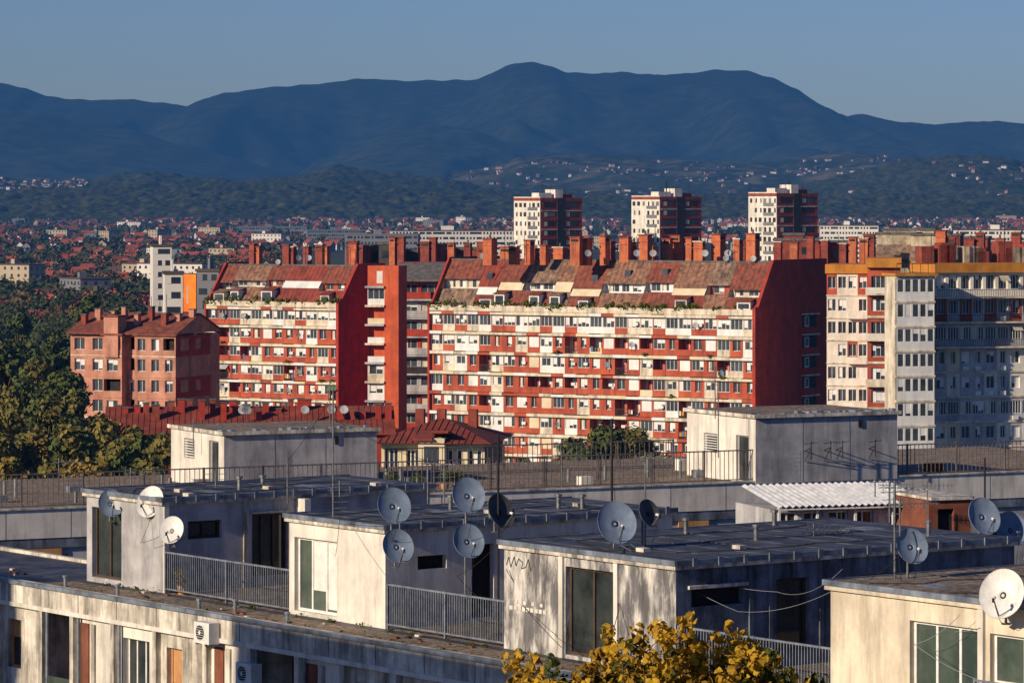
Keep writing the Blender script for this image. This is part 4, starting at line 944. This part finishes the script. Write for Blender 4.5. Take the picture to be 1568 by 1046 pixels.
for u in (1232,1262,1280,1330):
    s=f.su(u); mb.cyl(f.p(s,0,RZ+1.2),f.p(s,-.5,RZ+1.35),.02,'near_dark',5); mb.cyl(f.p(s,-.5,RZ+.9),f.p(s,-.5,RZ+1.6),.02,'near_dark',5); mb.cyl(f.p(s,-.02,RZ+.8),f.p(s,-.5,RZ+1.35),.015,'near_dark',5)
    mb.cyl(f.p(s-.3,-.5,RZ+1.5),f.p(s+.3,-.5,RZ+1.55),.012,'near_dark',5)
mb.done('antenna_brackets')
def cable(pts,k='black_cable',r=.009,sag=.2,name='hanging_cable'):
    mb=MB()
    for (a,b) in zip(pts,pts[1:]):
        A=Vector(a);B=Vector(b);pv=A
        for i in range(1,13):
            t=i/12; q=A.lerp(B,t); q.z-=sag*4*t*(1-t); mb.cyl(tuple(pv),tuple(q),r,k,4); pv=q
    mb.done(name)
W=lambda u,v,d:(X(u,d),d,Z(v,d))
cable([W(944,830,91.3),W(1190,905,89),W(1290,870,85)],'white_cable',.005,.25); cable([W(966,832,91.2),W(1130,935,88.0),W(1272,905,84)],'white_cable',.005,.15)
cable([W(1370,800,84.3),W(1385,930,83.6),W(1410,1046,82)],'black_cable',.01,.02); cable([W(1376,850,84.2),W(1300,900,84.2),W(1345,950,83.5)],'black_cable',.01,.1)
cable([W(1470,940,80),W(1400,985,81.2),W(1520,1046,79)],'white_cable',.006,.1); cable([W(763,830,95.3),W(700,880,96.5),W(760,930,95)],'black_cable',.008,.1)
cable([W(775,870,93.6),W(800,905,93.4),W(830,865,92.8),W(800,858,93.3)],'black_cable',.012,.05); cable([W(603,800,97.2),W(520,795,99),W(514,850,97)],'black_cable',.007,.05)
cable([W(231,790,107.4),W(215,830,107),W(258,812,105.9)],'black_cable',.007,.05); cable([W(263,830,106),W(300,805,108),W(370,785,110)],'black_cable',.007,.1)
cable([W(1280,985,84),W(1380,930,83.4),W(1500,960,80)],'white_cable',.006,.25); cable([W(510,640,100.1),W(655,705,104)],'black_cable',.006,.1); cable([W(510,600,100.1),W(440,705,108)],'black_cable',.006,.1)
cable([W(937,860,91),W(948,930,90),W(930,1000,89)],'black_cable',.01,.0); cable([W(766,800,95.4),W(780,900,94),W(860,990,91)],'black_cable',.008,.05)
def shrub(name,x,y,z,r,n,ks):
    mb=MB(); mb.cyl((x,y,z),(x,y,z+r*.8),r*.35,'tan_panel',10,r*.5)
    for i in range(4):
        P,Dd=lobe_pts((x+R.uniform(-.4,.4)*r,y+R.uniform(-.4,.4)*r,z+r*(1.2+R.uniform(-.2,.5))),r*.6,n//4,1); mb.quads(leafq(P,Dd,.07,'leaf'),R.choice(ks))
    mb.done(name)
for s in (S(256)+.3,): x,y=ff.xy(s,.3); shrub('dry_shrub',x,y,RZ,.3,500,['yl_orange','yl_green'])
for u in (600,640,680,700):
    s=fm.su(u,2); x,y=fm.xy(s,2.0); shrub('potted_plant',x,y,RZ,.4,300,['plant_green','plant_green'])
# ================================================================== YELLOW FOREGROUND TREE
mb=MB(); d0=66.0; rg=random.Random(9)
bx=X(1010,d0); mb.cyl((bx,d0,0),(bx,d0,Z(1150,d0)),.45,'bark',10,.2)
tips=[(812,1000,8),(795,1030,8),(830,1035,10),(885,1030,12),(930,950,22),(950,985,20),(985,955,24),(1000,1000,18),(1055,932,22),(1070,965,24),(1100,1005,20),(1118,958,20),(1135,990,18),(1155,975,20),(1185,995,20),(1205,1025,14),(1240,1035,8),(1025,1000,15),(905,1005,12),(865,1045,8),(1168,1010,15),(960,1020,14)]
Q={'yl_yellow':[],'yl_orange':[],'yl_green':[]}
for u,v,cnt in tips:
    d=d0+rg.uniform(-1.5,1.5)
    base=Vector((X(1010+(u-1010)*.75,d),d,Z(1140+rg.uniform(-10,40),d))); tip=Vector((X(u,d),d,Z(v,d)))
    mb.cyl(tuple(base),tuple(tip),.035,'bark',5,.008)
    n=int((base-tip).length/.10)
    for i in range(n):
        t=i/n; c=base.lerp(tip,t)+Vector((rg.gauss(0,.09),rg.gauss(0,.12),rg.gauss(0,.06))); rad=.32*(1-t)**.6+.08
        m=int(8+13*(1-t)); P,Dd=lobe_pts(tuple(c),rad,m,1.0)
        Ls=leafq(P,Dd+np.array([0,0,.3]),.145,'leaf'); w=NR.random(m)*.8+t*.45-.12
        Q['yl_yellow'].append(Ls[w>.5]); Q['yl_orange'].append(Ls[(w<=.5)&(w>.3)]); Q['yl_green'].append(Ls[w<=.3])
    for q in range(3):
        b=base.lerp(tip,rg.uniform(.3,.8)); e=b+Vector((rg.uniform(-.5,.5),rg.uniform(-.4,.4),rg.uniform(.1,.4))); mb.cyl(tuple(b),tuple(e),.015,'bark',4,.005)
        P,Dd=lobe_pts(tuple(e),.2,26,1.0); Q[rg.choice(['yl_yellow','yl_orange','yl_green'])].append(leafq(P,Dd,.15,'leaf'))
for u,v,pr in ((880,1090,50),(960,1080,55),(1050,1080,60),(1140,1080,55),(1000,1140,90),(820,1090,40),(1200,1100,50),(900,1140,80),(1110,1150,90)):
    c=(X(u,d0),d0,Z(v,d0)); r=pr/F*d0; P,Dd=lobe_pts(c,r,int(pr*16),1.0); Ls=leafq(P,Dd,.155,'leaf'); w=NR.random(len(P)); Q['yl_orange'].append(Ls[w>.5]); Q['yl_green'].append(Ls[w<=.5])
for k,v in Q.items(): mb.quads(np.concatenate(v),k)
mb.done('autumn_plane_tree')
# ================================================================== SHADOW BLOCKS (unseen, added and sized to throw the evening shadows on the facade)
el=21.0
def shadow_block(sa,sb,zshadow,D0=42):
    mb=MB(); top=zshadow+D0*math.tan(math.radians(el)); mb.box(ff,sa,sb,EDGE-D0-12,EDGE-D0,0,top,'white_facade')
    for k in range(int(top/2.9)): mb.box(ff,sa-.1,sb+.1,EDGE-D0,EDGE-D0+.1,k*2.9+1,k*2.9+2.2,'mid_glass')
    mb.done('unseen_shadow_block')
shadow_block(-2.6,14,RZ+.1); shadow_block(-40,-14.4,RZ+.5)
# ================================================================== LIGHT / WORLD / CAMERA
sx,sy=-0.79,-0.613
w=bpy.data.worlds.new('World'); scene.world=w; w.use_nodes=True; nt=w.node_tree
bg=nt.nodes['Background']; sk=nt.nodes.new('ShaderNodeTexSky'); sk.sky_type='NISHITA'; sk.sun_disc=False
sk.sun_elevation=math.radians(el); sk.sun_rotation=math.atan2(sx,sy); sk.air_density=1.0; sk.dust_density=0.4; sk.ozone_density=2.5; sk.altitude=100
mul=nt.nodes.new('ShaderNodeMix'); mul.data_type='RGBA'; mul.blend_type='MULTIPLY'; mul.inputs['Factor'].default_value=1
mul.inputs[7].default_value=(0.47,0.64,1.14,1); nt.links.new(sk.outputs[0],mul.inputs[6]); nt.links.new(mul.outputs[2],bg.inputs[0]); bg.inputs[1].default_value=0.07
sl=bpy.data.lights.new('sun','SUN'); sl.energy=5.0; sl.angle=math.radians(.5); sl.color=(1,.83,.61)
so=bpy.data.objects.new('sun',sl); scene.collection.objects.link(so)
dv=Vector((sx*math.cos(math.radians(el)),sy*math.cos(math.radians(el)),math.sin(math.radians(el))))
so.rotation_euler=dv.to_track_quat('Z','Y').to_euler()
cam=bpy.data.cameras.new('camera'); co=bpy.data.objects.new('camera',cam); scene.collection.objects.link(co)
co.location=(0,0,CZ); co.rotation_euler=(math.radians(90),0,0); cam.sensor_width=36; cam.lens=36*F/1568; cam.shift_y=-(522-HV)/1568
cam.clip_start=1; cam.clip_end=60000; scene.camera=co
scene.view_settings.view_transform='Standard'; scene.view_settings.look='None'; scene.view_settings.exposure=0
